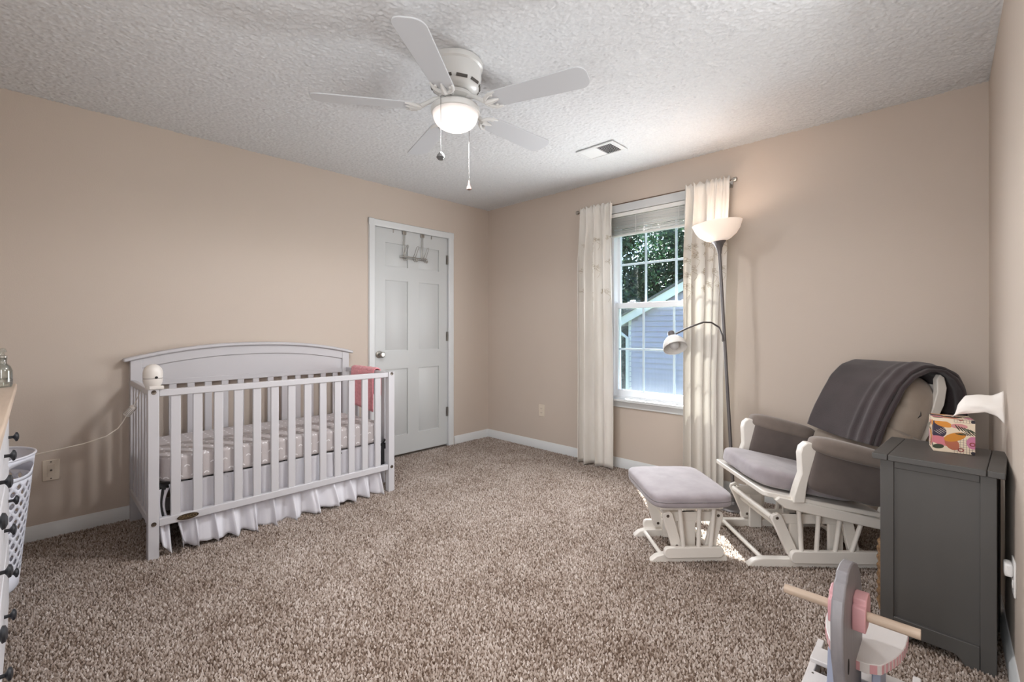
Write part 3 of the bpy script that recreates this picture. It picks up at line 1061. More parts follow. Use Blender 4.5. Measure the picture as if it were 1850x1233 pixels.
# oval maker's plate on the bottom rail
pl = MB().prism([(-0.533 + 0.048 * math.cos(t), 0.178 + 0.0155 * math.sin(t)) for t in np.linspace(0, 2 * PI, 28, endpoint=False)], 'x', X1 - 0.006, X1 - 0.002).build('nameplate', BRONZE, crib, bevel=0.001)
w = MB()
fc = bpy.data.curves.new('plate_text', 'FONT')
fc.body = 'GRACO'
fc.size = 0.022
fc.align_x = 'CENTER'
fc.align_y = 'CENTER'
fc.extrude = 0.0006
tmp = bpy.data.objects.new('tmp_text', fc)
COL.objects.link(tmp)
dgr = bpy.context.evaluated_depsgraph_get()
me = bpy.data.meshes.new_from_object(tmp.evaluated_get(dgr))
bpy.data.objects.remove(tmp)
me.materials.clear()
me.materials.append(GOLD)
me.transform(Matrix.Translation((X1 - 0.0014, -0.533, 0.178)) @ Matrix.Rotation(PI / 2, 4, 'Z') @ Matrix.Rotation(PI / 2, 4, 'X'))
lt = bpy.data.objects.new('nameplate_lettering', me)
COL.objects.link(lt)
lt.parent = pl
# black metal spring frame under the mattress
w = MB()
zf = 0.332
for (a, b) in (((-0.28, -0.655), (0.28, -0.655)), ((-0.28, 0.655), (0.28, 0.655)), ((-0.28, -0.655), (-0.28, 0.655)), ((0.28, -0.655), (0.28, 0.655))):
    w.tube([(a[0], a[1], zf), (b[0], b[1], zf)], 0.011, 6)
for k in range(7):
    w.tube([(-0.30, -0.5 + k * 0.166, zf), (0.30, -0.5 + k * 0.166, zf)], 0.004, 5)
for sy in (-1, 1):
    w.box(0.285, 0.301, sy * 0.640 - 0.012, sy * 0.640 + 0.012, 0.19, zf + 0.005)
    w.tube([(0.29, sy * 0.662, 0.365), (0.296, sy * 0.61, 0.325)], 0.010, 6)
    w.box(0.27, 0.305, sy * 0.655 - 0.004, sy * 0.655 + 0.004, zf - 0.03, zf + 0.012)
w.build('spring_frame', DARKMETAL, crib)

mt = thing('crib_mattress', 'crib mattress in grey sheet printed with small white arches', 'mattress', (0.38, -2.31, 0.355))
w = MB().pillow((0.0, 0, 0.072), (0.625, 1.285, 0.144), k=14, cuts=20, fn=lambda p: Vector((p.x, p.y, p.z + (0.06 * noise.noise(Vector((p.x * 2, p.y * 5, p.z * 2)))))))
w.build('fitted_sheet', SHEET, mt, sharp=60)

sk = thing('crib_skirt', 'white cotton crib skirt with gathered folds hanging under the mattress', 'crib skirt', (0.38, -2.31, 0))


def front_skirt(u, v):
    y = -0.608 + 1.243 * u
    t = u * 2 * PI * 12 + 2.6 * math.sin(5 * u)
    fold = math.sin(t) + 0.5 * math.sin(2.3 * t + 1)
    x = 0.299 + 0.0055 * fold + v * (0.006 + 0.010 * fold) + max(0.0, v - 0.55) * (0.07 + 0.10 * math.sin(6 * u + 0.6) ** 2 + 0.05 * fold)
    zb = 0.012 + 0.012 * math.sin(11 * u) + 0.05 * max(0, u - 0.86) + 0.05 * math.exp(-(u / 0.03) ** 2)
    y += v * 0.015 * math.cos(t) + (0.035 * v * math.exp(-(u / 0.05) ** 2))
    return Vector((min(x, 0.315 if v < 0.58 else 0.41), y, 0.352 + (zb - 0.352) * v))


MB().sheet(front_skirt, 150, 24).build('skirt_front', SKIRT, sk, solid=0.0015, sharp=180)


def corner_tail(u, v):
    y = -0.655 + 0.050 * u * (1 - 0.2 * v) + 0.012 * v * v
    x = 0.300 + 0.010 * math.sin(u * 9) + max(0.0, v - 0.5) * 0.12
    z = 0.335 + (0.012 + 0.05 * (1 - u) - 0.335) * v
    if v < 0.5:
        y -= 0.018 * math.sin(v * 2 * PI) * u
    return Vector((x, y, z))


MB().sheet(corner_tail, 14, 20).build('skirt_corner', SKIRT, sk, solid=0.0015, sharp=180)


def end_skirt(u, v, ye):
    x = -0.28 + 0.575 * u
    t = u * 2 * PI * 5 + 1.1
    y = ye + 0.006 * math.sin(t) + v * 0.012 * math.sin(t + 0.5)
    zb = 0.05 + 0.06 * (1 - u) * math.sin(u * 3 + 0.3) + 0.012 * math.sin(13 * u)
    return Vector((x, y, 0.335 + (zb - 0.335) * v))


for ye in (-0.648, 0.645):
    MB().sheet(lambda u, v: end_skirt(u, v, ye), 60, 14).build('skirt_end', SKIRT, sk, solid=0.0015, sharp=180)

# pink knitted blanket over the right end rail
pb = thing('pink_blanket', 'small folded pink knit blanket draped over the crib end rail beside door', 'blanket', (0.38, -2.31 + Y1 - 0.022, 0.853))
pth = [(-0.026, -0.275), (-0.025, -0.12), (-0.024, -0.03), (-0.020, 0.004), (-0.006, 0.012), (0.010, 0.011), (0.022, 0.002), (0.025, -0.05), (0.026, -0.19)]


def drape(path, v):
    f = v * (len(path) - 1)
    i = min(int(f), len(path) - 2)
    a, b = path[i], path[i + 1]
    return [a[k] + (b[k] - a[k]) * (f - i) for k in range(len(a))]


def pinkf(u, v):
    y, z = drape(pth, v)
    x = -0.19 + 0.34 * u
    wob = 0.006 * noise.noise(Vector((u * 4, v * 5, 1))) + (0.004 * math.sin(u * 20) * abs(v - 0.5) * 2)
    z += -0.03 * u * (1 - v) * (1 if v < 0.3 else 0) * (0.3 - v) / 0.3
    return Vector((x, y + math.copysign(abs(wob), y) if abs(z) > 0.01 else y, z + (0.002 * math.sin(30 * u) if abs(z) < 0.02 else 0)))


MB().sheet(pinkf, 40, 60).build('blanket_fold', FLEECEPINK, pb, solid=0.010, sharp=180, off=-1)

# monitor on the crib corner
mo = thing('baby_monitor', 'white dome-topped nursery monitor perched on the front corner post of the crib', 'monitor', (0.708, -2.987, 0.858))
MB().lathe([(0, 0), (0.030, 0.0), (0.032, 0.012), (0.034, 0.02), (0.038, 0.028), (0.041, 0.045), (0.041, 0.0535)], n=32).build('base', MONW, mo)
MB().lathe([(0.041, 0.0555), (0.0415, 0.07), (0.0415, 0.085), (0.037, 0.102), (0.026, 0.117), (0.012, 0.1245), (0, 0.126)], n=32).build('dome', MONW, mo)
MB().lathe([(0.0395, 0.0525), (0.0395, 0.0565)], n=32).build('seam', HOLE, mo)
va = Vector((2.93, -0.42, 0)).normalized()
va = Matrix.Rotation(math.radians(20), 3, 'Z') @ va
w = MB().lathe([(0, 0.003), (0.006, 0.002), (0.007, -0.002)], (va.x * 0.0415, va.y * 0.0415, 0.060), 12, M=Vector((va.x, va.y, 0)).to_track_quat('Z', 'Y').to_matrix().to_4x4())
w.build('lens', HOLE, mo)
w = MB().box(-0.028, 0.03, -0.022, 0.022, -0.002, 0.003).box(0.02, 0.035, -0.02, 0.04, 0.0, 0.016)
w.build('clip_foot', MONW, mo, bevel=0.002)

cd = thing('monitor_cord', 'thin white cord with ribbed inline plug, running from crib corner to laundry basket', 'cord', (0.3, -3.03, 0.70))
w = MB().tube([(0.37, 0.0, 0.152), (0.30, 0.0, 0.12), (0.16, 0.012, 0.09), (0.05, 0.02, 0.06), (0.018, 0.008, 0.022)], 0.0018, 6)
w.tube([(-0.004, -0.014, -0.02), (-0.006, -0.03, -0.055), (-0.008, -0.052, -0.09), (-0.01, -0.10, -0.125), (-0.012, -0.19, -0.15), (-0.012, -0.29, -0.163), (-0.012, -0.39, -0.175)], 0.0028, 6)
w.build('cable', CORD, cd)
A, B = Vector((0.008, 0.018, 0.028)), Vector((-0.006, -0.018, -0.022))
dd = (B - A)
Mq = dd.to_track_quat('Z', 'Y').to_matrix().to_4x4()
L = dd.length
MB().lathe([(0, 0), (0.014, 0.0), (0.018, 0.01), (0.018, L - 0.006), (0.016, L), (0, L)], A, 16, M=Mq).build('inline_plug', MONW, cd)
for k in range(6):
    a = k * PI / 8 - 0.9
    MB().cyl(A + Mq.to_3x3() @ Vector((0.0178 * math.cos(a), 0.0178 * math.sin(a), 0.012)), A + Mq.to_3x3() @ Vector((0.0178 * math.cos(a), 0.0178 * math.sin(a), L - 0.008)), 0.001, 5).build('rib', STEEL, cd)

# ------------------------------------------------------------------ dresser, bottle, laundry basket
dr = thing('dresser', 'white wooden dresser with black round knobs and tan top beside laundry basket', 'dresser', (0.955, -3.476, 0))
DW = 1.50
MB().box(0.0, DW, -0.45, -0.006, 0.06, 0.918).build('carcass', DRESSER, dr, bevel=0.003)
MB().prism([(0, 0), (0.06, 0), (0.09, 0.045), (DW - 0.09, 0.045), (DW - 0.06, 0), (DW, 0), (DW, 0.075), (0, 0.075)], 'y', -0.022, 0.0).build('base_apron', DRESSER, dr, bevel=0.003)
MB().box(0.0, 0.02, -0.45, -0.02, 0.0, 0.07).build('side_foot', DRESSER, dr)
MB().box(DW - 0.02, DW, -0.45, -0.02, 0.0, 0.07).build('side_foot', DRESSER, dr)
for x in (0.0, DW / 2 - 0.02, DW - 0.04):
    MB().box(x, x + 0.04, -0.02, 0.0, 0.06, 0.918).build('stile', DRESSER, dr, bevel=0.002)
MB().box(-0.022, DW + 0.022, -0.46, 0.024, 0.920, 0.944).build('top', DRTOP, dr, bevel=0.004)
dzs = [(0.10, 0.365), (0.395, 0.632), (0.652, 0.895)]
kz = [0.237, 0.513, 0.753]
for (z0, z1), zk in zip(dzs, kz):
    for x0, x1, kx in ((0.045, 0.725, (0.115, 0.485)), (0.775, 1.455, (0.855, 1.225))):
        d = MB().box(x0, x1, -0.02, 0.004, z0, z1).build('drawer', DRESSER, dr, bevel=0.003)
        for x in kx:
            w = MB().lathe([(0, 0), (0.010, 0), (0.010, 0.003), (0.0055, 0.007), (0.005, 0.020), (0.010, 0.0235), (0.018, 0.027), (0.0165, 0.032), (0.008, 0.0355), (0, 0.036)], (x, -0.004, zk), 18, M=Matrix.Rotation(-PI / 2, 4, 'X'))
            w.build('knob', BLACKKNOB, d)
bt = thing('glass_bottle', 'clear glass bottle standing on the dresser top at the picture edge', 'bottle', (1.068, -3.487, 0.944))
MB().lathe([(0, 0.001), (0.024, 0.001), (0.026, 0.01), (0.026, 0.06), (0.02, 0.078), (0.011, 0.088), (0.0115, 0.11)], n=20).build('glass_body', CLEAR, bt, solid=0.002)
MB().lathe([(0, 0.11), (0.013, 0.11), (0.013, 0.116), (0.006, 0.12), (0.006, 0.126), (0.012, 0.134), (0.008, 0.144), (0, 0.147)], n=16).build('stopper', CLEAR, bt)
MB().lathe([(0.0265, 0.020), (0.0265, 0.03)], n=20).build('silver_band', NICKEL, bt)

lb = thing('laundry_basket', 'tall white plastic laundry basket with diamond lattice holes beside the dresser', 'basket', (0.585, -3.625, 0))
HB = 0.60
NB = 26


def rb(z):
    return 0.172 + 0.052 * (z / HB) ** 1.1


def bpt(a, z, dr_=0.0):
    q = rb(z) + dr_
    return Vector((q * math.cos(a) * 1.0, q * math.sin(a), z))


w = MB()
da = 2 * PI / NB
zlo, zhi, nr = 0.09, 0.50, 8
dz = (zhi - zlo) / nr
for j in range(2 * nr - 1):
    zc = zlo + dz * (j + 1) / 2
    for i in range(NB):
        ac = (i + (0.5 if j % 2 else 0.0)) * da
        oc = [(0.5, 0), (0, 0.5), (-0.5, 0), (0, -0.5)]
        inn = []
        for k in range(4):
            p, q = oc[k], oc[(k + 1) % 4]
            for t in (0.28, 0.72):
                inn.append(((p[0] * (1 - t) + q[0] * t) * 0.64, (p[1] * (1 - t) + q[1] * t) * 0.64))
        Vo = [w.bm.verts.new(bpt(ac + p[0] * da, zc + p[1] * dz)) for p in oc]
        Vi = [w.bm.verts.new(bpt(ac + p[0] * da, zc + p[1] * dz)) for p in inn]
        for k in range(4):
            w.bm.faces.new((Vo[k], Vo[(k + 1) % 4], Vi[2 * k + 1], Vi[2 * k]))
            w.bm.faces.new((Vo[k], Vi[2 * k], Vi[(2 * k - 1) % 8]))
for i in range(NB):       # triangles closing the lattice against the solid bands
    for (z0, sgn) in ((zlo, 1), (zhi, -1)):
        a = (i + 0.5) * da
        w.bm.faces.new([w.bm.verts.new(bpt(a - 0.5 * da, z0)), w.bm.verts.new(bpt(a + 0.5 * da, z0)), w.bm.verts.new(bpt(a, z0 + sgn * dz / 2))])
bmesh.ops.remove_doubles(w.bm, verts=w.bm.verts, dist=0.0004)
w.build('lattice_wall', BASKET, lb, solid=0.003, sharp=180)
w = MB()
HA, HW, HC, HH = 1.02, 0.40, 0.545, 0.030        # handle slot: angle, half width, centre, half height
na = 72
for i in range(na):
    a0, a1 = 2 * PI * i / na, 2 * PI * (i + 1) / na

    def slot(a):
        best = 0.0
        for c in (HA, HA + PI):
            t = abs((a - c + PI) % (2 * PI) - PI) / HW
            if t < 1:
                best = HH * math.sqrt(1 - t * t)
        return best
    h0, h1 = slot(a0), slot(a1)
    if h0 == 0 and h1 == 0:
        w._add([bpt(a0, zhi), bpt(a1, zhi), bpt(a1, HC), bpt(a0, HC)], [(0, 1, 2, 3)])
        w._add([bpt(a0, HC), bpt(a1, HC), bpt(a1, HB), bpt(a0, HB)], [(0, 1, 2, 3)])
    else:
        w._add([bpt(a0, zhi), bpt(a1, zhi), bpt(a1, HC - h1), bpt(a0, HC - h0)], [(0, 1, 2, 3)])
        w._add([bpt(a0, HC + h0), bpt(a1, HC + h1), bpt(a1, HB), bpt(a0, HB)], [(0, 1, 2, 3)])
bmesh.ops.remove_doubles(w.bm, verts=w.bm.verts, dist=0.0004)
w.build('handle_band', BASKET, lb, solid=0.003, sharp=180)
MB().tube([bpt(2 * PI * k / 48, HB, 0.002) for k in range(48)], 0.005, 8, closed=True).build('rim', BASKET, lb)
MB().lathe([(0, 0.004), (rb(0) - 0.02, 0.004), (rb(0) - 0.006, 0.010), (rb(0), 0.02), (rb(zlo), zlo)], n=52).build('bottom', BASKET, lb, solid=0.003)

# wall plates
wp = thing('cable_wall_plate', 'almond coaxial cable wall plate beside laundry basket on left wall', 'wall plate', (0.0, -3.338, 0.375))
MB().box(0, 0.006, -0.035, 0.035, -0.0575, 0.0575).build('plate', PLATE, wp, bevel=0.003)
MB().box(0.006, 0.0075, -0.016, 0.016, -0.033, 0.033).build('inset', PLATE, wp, bevel=0.001)
MB().lathe([(0, 0.018), (0.0028, 0.018), (0.0028, 0.014), (0.0055, 0.014), (0.0055, 0.007), (0.008, 0.007)], (0.0, 0, 0), 6, M=RXM).build('coax_connector', STEEL, wp)
for zz in (-0.046, 0.046):
    MB().lathe([(0, 0.0015), (0.0035, 0.001), (0.004, 0)], (0.006, 0, zz), 10, M=RXM).build('screw', STEEL, wp)
RYM = Matrix.Rotation(PI / 2, 4, 'X')
wb = thing('wall_outlet', 'almond duplex outlet low on the window wall near the corner', 'outlet', (0.757, 0, 0.375))
MB().box(-0.035, 0.035, -0.006, 0, -0.0575, 0.0575).build('plate', PLATE, wb, bevel=0.003)
for zz in (-0.02, 0.02):
    rc = MB().box(-0.0165, 0.0165, -0.008, -0.005, zz - 0.014, zz + 0.014).build('receptacle', PLATE, wb, bevel=0.003)
    MB().box(-0.008, -0.006, -0.0085, -0.008, zz - 0.004, zz + 0.006).box(0.006, 0.008, -0.0085, -0.008, zz - 0.004, zz + 0.006).build('slot', HOLE, rc)
cdir = math.atan(0.0139)
wc = thing('wall_outlet', 'white outlet with plug adapter low on the right wall behind grey cabinet', 'outlet', (3.7765, -1.185, 0.352), cdir)
MB().box(-0.006, 0, -0.038, 0.038, -0.0575, 0.0575).build('plate', PLATEW, wc, bevel=0.003)
MB().box(-0.026, -0.006, -0.020, 0.030, 0.0, 0.042).build('plug_adapter', PLATEW, wc, bevel=0.006)
rc = MB().box(-0.008, -0.005, -0.0165, 0.0165, -0.034, -0.006).build('receptacle', PLATEW, wc, bevel=0.003)
MB().box(-0.0085, -0.008, -0.008, -0.006, -0.022, -0.012).box(-0.0085, -0.008, 0.006, 0.008, -0.022, -0.012).build('slot', HOLE, rc)

# ------------------------------------------------------------------ floor lamp
lm = thing('floor_lamp', 'lit torchiere floor lamp with white bowl, leaning grey pole and side reading arm', 'floor lamp', (2.597, -0.244, 0))
o_ = Vector((2.597, -0.244, 0))
Pt = Vector((2.529, -0.309, 1.666)) - o_
Pb = Vector((0.0, 0.0, 0.02))
MB().lathe([(0, 0.0), (0.118, 0.0), (0.120, 0.008), (0.112, 0.018), (0.03, 0.026), (0.016, 0.04), (0, 0.04)], n=36).build('base', POLE, lm)
MB().tube([Pb, Pb.lerp(Pt, 0.5), Pt + (Pt - Pb).normalized() * 0.03], 0.0105, 12).build('pole', POLE, lm)
ax = (Pt - Pb).normalized()
# the bowl itself tips a little further than the pole
Mt = (ax + Vector((-0.03, -0.02, 0))).normalized().to_track_quat('Z', 'Y').to_matrix().to_4x4()
MB().lathe([(0.012, -0.015), (0.014, 0.0), (0.020, 0.025), (0.032, 0.05), (0.046, 0.066), (0.046, 0.07), (0, 0.07)], Pt, 24, M=Mt).build('neck_cup', POLE, lm)
MB().lathe([(0.045, 0.068), (0.075, 0.080), (0.11, 0.108), (0.133, 0.140), (0.148, 0.180), (0.150, 0.186)], Pt, 40, M=Mt).build('bowl_shade', SHADE, lm, solid=0.003)
MB().tube([Pt + Mt.to_3x3() @ Vector((0.03, -0.02, 0.052)), Pt + Mt.to_3x3() @ Vector((0.07, -0.045, 0.056))], 0.0025, 6).build('rotary_switch', NICKEL, lm)
W_ = lambda x, y, z: Vector((x, y, z)) - o_
arm = [W_(2.553, -0.318, 1.08), W_(2.553, -0.325, 1.12), W_(2.545, -0.36, 1.172), W_(2.521, -0.428, 1.203), W_(2.49, -0.475, 1.204), W_(2.458, -0.53, 1.185), W_(2.428, -0.586, 1.164), W_(2.39, -0.651, 1.132)]
MB().tube(arm, 0.0055, 8).build('reading_arm', POLE, lm)
MB().tube([W_(2.549, -0.29, 1.09), W_(2.553, -0.320, 1.09)], 0.007, 8).build('arm_joint', POLE, lm)
Hd = W_(2.372, -0.668, 1.118)
hd = (RGT * 0.02 - FWD * 0.60 + Vector((0, 0, -0.78))).normalized()     # where the reading head points
Mh = hd.to_track_quat('Z', 'Y').to_matrix().to_4x4()
MB().lathe([(0, -0.030), (0.018, -0.030), (0.021, -0.024), (0.021, 0.012), (0.026, 0.016)], Hd, 20, M=Mh).build('head_socket', POLE, lm)
MB().lathe([(0.020, 0.010), (0.038, 0.018), (0.056, 0.040), (0.067, 0.068), (0.070, 0.092)], Hd, 32, M=Mh).build('reading_shade', HEADSHADE, lm, solid=0.002)
MB().lathe([(0.012, 0.015), (0.014, 0.03), (0.027, 0.052), (0.030, 0.066), (0.024, 0.084), (0.01, 0.094), (0, 0.095)], Hd, 20, M=Mh).build('bulb', BULB, lm)
tl = add_light('torchiere_glow', 'POINT', o_ + Pt + Mt.to_3x3() @ Vector((0, 0, 0.12)), 1.9, (1.0, 0.93, 0.86), radius=0.04)


# ------------------------------------------------------------------ glider chair and ottoman
def glider_base(root, hx, y0, y1, py0, py1, zt, links, spind, ztop, up, pz=0.088):
    """Runners, planks, links and spindles on both sides; front is -y."""
    for s_ in (-1, 1):
        xr = s_ * hx
        tip = [(y0, 0.0), (y0 + 0.004, 0.012), (y0 + 0.03, 0.032), (y0 + 0.07, 0.042), (y1 - 0.05, 0.042), (y1 - 0.01, 0.030), (y1, 0.0)]
        MB().prism(tip, 'x', xr - 0.018, xr + 0.018).build('runner', CHAIRW, root, bevel=0.004)
        xp = s_ * (hx + 0.026)
        rr_ = (pz - 0.028) / 2
        zc = (pz + 0.028) / 2
        pts = [(py0 + 0.02 - rr_ * 0.7 * math.cos(t), zc - rr_ * math.sin(t)) for t in np.linspace(PI / 2, -PI / 2, 7)]
        pts += [(py1 - 0.02 + rr_ * 0.7 * math.cos(t), zc - rr_ * math.sin(t)) for t in np.linspace(-PI / 2, PI / 2, 7)]
        MB().prism(pts, 'x', xp - 0.012, xp + 0.012).build('swing_plank', CHAIRW, root, bevel=0.004)
        xl = s_ * (hx - 0.004)
        for (ya, za, yb, zb) in links:
            d = Vector((0, yb - ya, zb - za)).normalized()
            nrm = Vector((0, -d.z, d.y)) * 0.026
            A_, B_ = Vector((0, ya, za)), Vector((0, yb, zb))
            q = [A_ + nrm * 0.6 - d * 0.02, A_ + nrm - d * 0.006, B_ + nrm + d * 0.006, B_ + nrm * 0.6 + d * 0.02, B_ - nrm * 0.6 + d * 0.02, B_ - nrm + d * 0.006, A_ - nrm - d * 0.006, A_ - nrm * 0.6 - d * 0.02]
            lk = MB().prism([(p.y, p.z) for p in q], 'x', xl - 0.010, xl + 0.010).build('swing_link', CHAIRW, root, bevel=0.003)
            for (yb_, zb_) in ((ya, za), (yb, zb)):
                for sd in (-1, 1):
                    MB().lathe([(0, 0.003), (0.006, 0.003), (0.008, 0.0)], (xl + sd * 0.010, yb_, zb_), 10, M=Matrix.Rotation(sd * PI / 2, 4, 'Y')).build('bolt', STEEL, lk)
        for (ya, yb) in spind:
            MB().cyl((xp, ya, ztop(ya)), (xp, yb, pz - 0.008), 0.0105, 10).build('spindle', CHAIRW, root)
        xi = s_ * (hx - 0.030)
        for (ya, yb) in up:
            MB().box(xi - 0.009, xi + 0.009, ya, yb, 0.006, zt).build('upright', CHAIRW, root, bevel=0.003)
        MB().box(xi - 0.010, xi + 0.010, links[0][0] + 0.0, links[-1][0] + 0.01, zt - 0.048, zt).build('side_rail', CHAIRW, root, bevel=0.003)


ch = thing('glider_chair', 'white wooden glider rocking chair with grey padded arms and beige tufted back', 'chair', (2.9995, -0.5685, 0), math.radians(-47.8))
tilt = 0.178
zr = lambda y: 0.325 - tilt * (y + 0.14)         # top of the side rail
glider_base(ch, 0.232, -0.35, 0.36, -0.155, 0.30, 0.245, [(-0.205, 0.235, -0.135, 0.075), (0.13, 0.235, 0.165, 0.075)],
            [(-0.115, -0.10), (-0.018, -0.030), (0.085, 0.058), (0.190, 0.135)], lambda y: zr(y) - 0.02, [(-0.13, -0.062), (0.06, 0.13)])
for (y, z, x) in ((-0.27, 0.030, 0.22), (0.27, 0.030, 0.22)):
    MB().cyl((-x, y, z), (x, y, z), 0.0115, 10).build('cross_bar', CHAIRW, ch)
for (y, z) in ((-0.215, 0.228), (-0.165, 0.17), (0.14, 0.228)):
    MB().cyl((-0.21, y, z), (0.21, y, z), 0.014, 12).build('cross_bar', CHAIRW, ch)
# seat frame: tilted board with rounded front corners, and side rails
out = [(-0.285, 0.26), (-0.285, -0.235)] + [(-0.255 - 0.03 * math.cos(t), -0.265 - 0.03 * math.sin(t)) for t in np.linspace(0.3, PI / 2, 5)] + [(0.255 + 0.03 * math.sin(t), -0.265 - 0.03 * math.cos(t)) for t in np.linspace(0, PI / 2 - 0.3, 5)] + [(0.285, -0.235), (0.285, 0.26)]
tl_ = lambda p: Vector((p.x, p.y, p.z + zr(p.y)))
MB().prism(out, 'z', 0.006, 0.030).xform(tl_).build('seat_board', CHAIRW, ch, bevel=0.004)
for s_ in (-1, 1):
    x = s_ * 0.285
    MB().prism([(-0.225, 0.02), (-0.245, 0.0), (-0.2, -0.03), (0.27, -0.048), (0.27, 0.0)], 'x', x - 0.014, x + 0.014).xform(tl_).build('side_rail', CHAIRW, ch, bevel=0.004)
# seat cushion
Ms = Matrix.Rotation(math.radians(-10.5), 4, 'X')


def seatfn(p):
    z = p.z * (1.0 if p.z < 0 else (0.75 + 0.3 * (1 - p.y) * 0.5))
    return Vector((p.x, p.y, z - (0.25 * max(0, -p.y - 0.6) if p.z > 0 else 0.0) + 0.05 * noise.noise(Vector((p.x * 2, p.y * 2, 0)))))


MB().pillow((-0.0, -0.045, 0.392), (0.50, 0.50, 0.098), k=6, cuts=14, M=Ms, fn=seatfn).build('seat_cushion', SUEDE, ch, sharp=180)
# arms
ap = [(-0.165, 0.0), (-0.168, 0.03), (-0.156, 0.09), (-0.142, 0.14), (-0.150, 0.195), (-0.156, 0.235), (-0.150, 0.268), (-0.128, 0.288), (-0.100, 0.285), (-0.082, 0.262), (-0.082, 0.232), (-0.092, 0.19), (-0.100, 0.15), (-0.108, 0.10), (-0.112, 0.05), (-0.112, 0.0)]
for s_ in (-1, 1):
    x = s_ * 0.288
    MB().prism([(y + 0.26 * z * 0.35, z + 0.335) for y, z in ap], 'x', x - 0.021, x + 0.021).build('arm_post', CHAIRW, ch, bevel=0.005)
    Ma = Matrix.Rotation(math.radians(-14), 4, 'X')
    MB().pillow((x - s_ * 0.002, 0.105, 0.472), (0.072, 0.385, 0.24), k=7, cuts=12, M=Ma).build('arm_panel', SUEDED, ch, sharp=180)
    MB().pillow((x + s_ * 0.004, 0.105, 0.575), (0.100, 0.385, 0.085), k=3.6, cuts=12, M=Ma).build('arm_pad', ARMPAD, ch, sharp=180)
# back frame posts
bp_ = [(0.245, 0.24), (0.29, 0.24), (0.36, 0.40), (0.43, 0.55), (0.515, 0.70), (0.56, 0.80), (0.572, 0.88), (0.56, 0.93), (0.54, 0.945), (0.525, 0.92), (0.527, 0.86), (0.505, 0.78), (0.45, 0.67), (0.385, 0.56), (0.315, 0.42)]
for s_ in (-1, 1):
    x = 0.012 + s_ * 0.250
    MB().prism(bp_, 'x', x - 0.013, x + 0.013).build('back_post', CHAIRW, ch, bevel=0.004)
for y, z in ((0.50, 0.74), (0.56, 0.86)):
    MB().box(-0.26, 0.26, y - 0.008, y + 0.008, z - 0.03, z + 0.03).build('back_slat', CHAIRW, ch, bevel=0.004)


def backfn(p):
    z = p.z
    fr = 1.0 if p.y < 0 else 0.0
    g = 0.0
    for zc in (-0.38, 0.05, 0.48):
        g += math.exp(-((z - zc) / 0.05) ** 2)
    g2 = math.exp(-((abs(p.x) - 0.36) / 0.045) ** 2) * (1 if z < 0.5 else 0.3)
    y = p.y + fr * (0.20 * min(1, g) + 0.16 * g2) - fr * 0.15 * (1 - p.x ** 2)
    # crown of the back: round the top corners
    zz = z - (0.16 * abs(p.x) ** 3 if z > 0 else 0)
    y += 0.55 * max(0, z - 0.5) ** 2
    return Vector((p.x * (1 - 0.05 * max(0, z)), y, zz))


Mb = Matrix.Rotation(math.radians(-23), 4, 'X')
MB().pillow((0.025, 0.385, 0.668), (0.56, 0.175, 0.60), k=4.5, cuts=26, M=Mb, fn=backfn).build('back_cushion', SUEDEB, ch, sharp=180)

# folded throw over the chair back
th = thing('throw_blanket', 'folded charcoal plush throw draped over the glider chair back', 'blanket', (2.9995, -0.5685, 0), math.radians(-47.8))
bpath = [(0.222, 0.605), (0.236, 0.650), (0.262, 0.715), (0.302, 0.800), (0.345, 0.880), (0.40, 0.938), (0.46, 0.966), (0.53, 0.962), (0.585, 0.93), (0.615, 0.875), (0.622, 0.81), (0.622, 0.72)]


def throwf(shift, x0, x1, zcut):
    def f(u, v):
        y, z = drape(bpath, v * zcut + (1 - zcut) * 0.15)
        y2, z2 = drape(bpath, min(1, v * zcut + (1 - zcut) * 0.15 + 0.02))
        d = Vector((0, y2 - y, z2 - z))
        if d.length < 1e-6:
            d = Vector((0, 0, -1))
        n = Vector((0, -d.z, d.y)).normalized()
        x = x0 + (x1 - x0) * u - 0.03 * (1 - v) * (1 - u)
        e = min(u, 1 - u)
        puff = 0.006 * noise.noise(Vector((u * 3, v * 6, shift * 50))) + 0.010 * math.exp(-((u - 0.86) / 0.04) ** 2) + 0.007 * math.exp(-((u - 0.72) / 0.03) ** 2) * (1 - v)
        droop = -0.02 * max(0, abs(u - 0.5) - 0.42) * (1 if 0.3 < v < 0.8 else 0.2)
        zz = z + droop - (0.01 * math.sin(u * 3.1) if v < 0.05 else 0)
        return Vector((x, y, zz)) + n * (shift + puff)
    return f


MB().sheet(throwf(0.018, -0.165, 0.292, 1.0), 60, 70).build('blanket_layer', FLEECE, th, solid=0.016, sharp=180)
MB().sheet(throwf(0.002, -0.155, 0.312, 0.96), 60, 70).build('blanket_layer', FLEECE, th, solid=0.014, sharp=180)

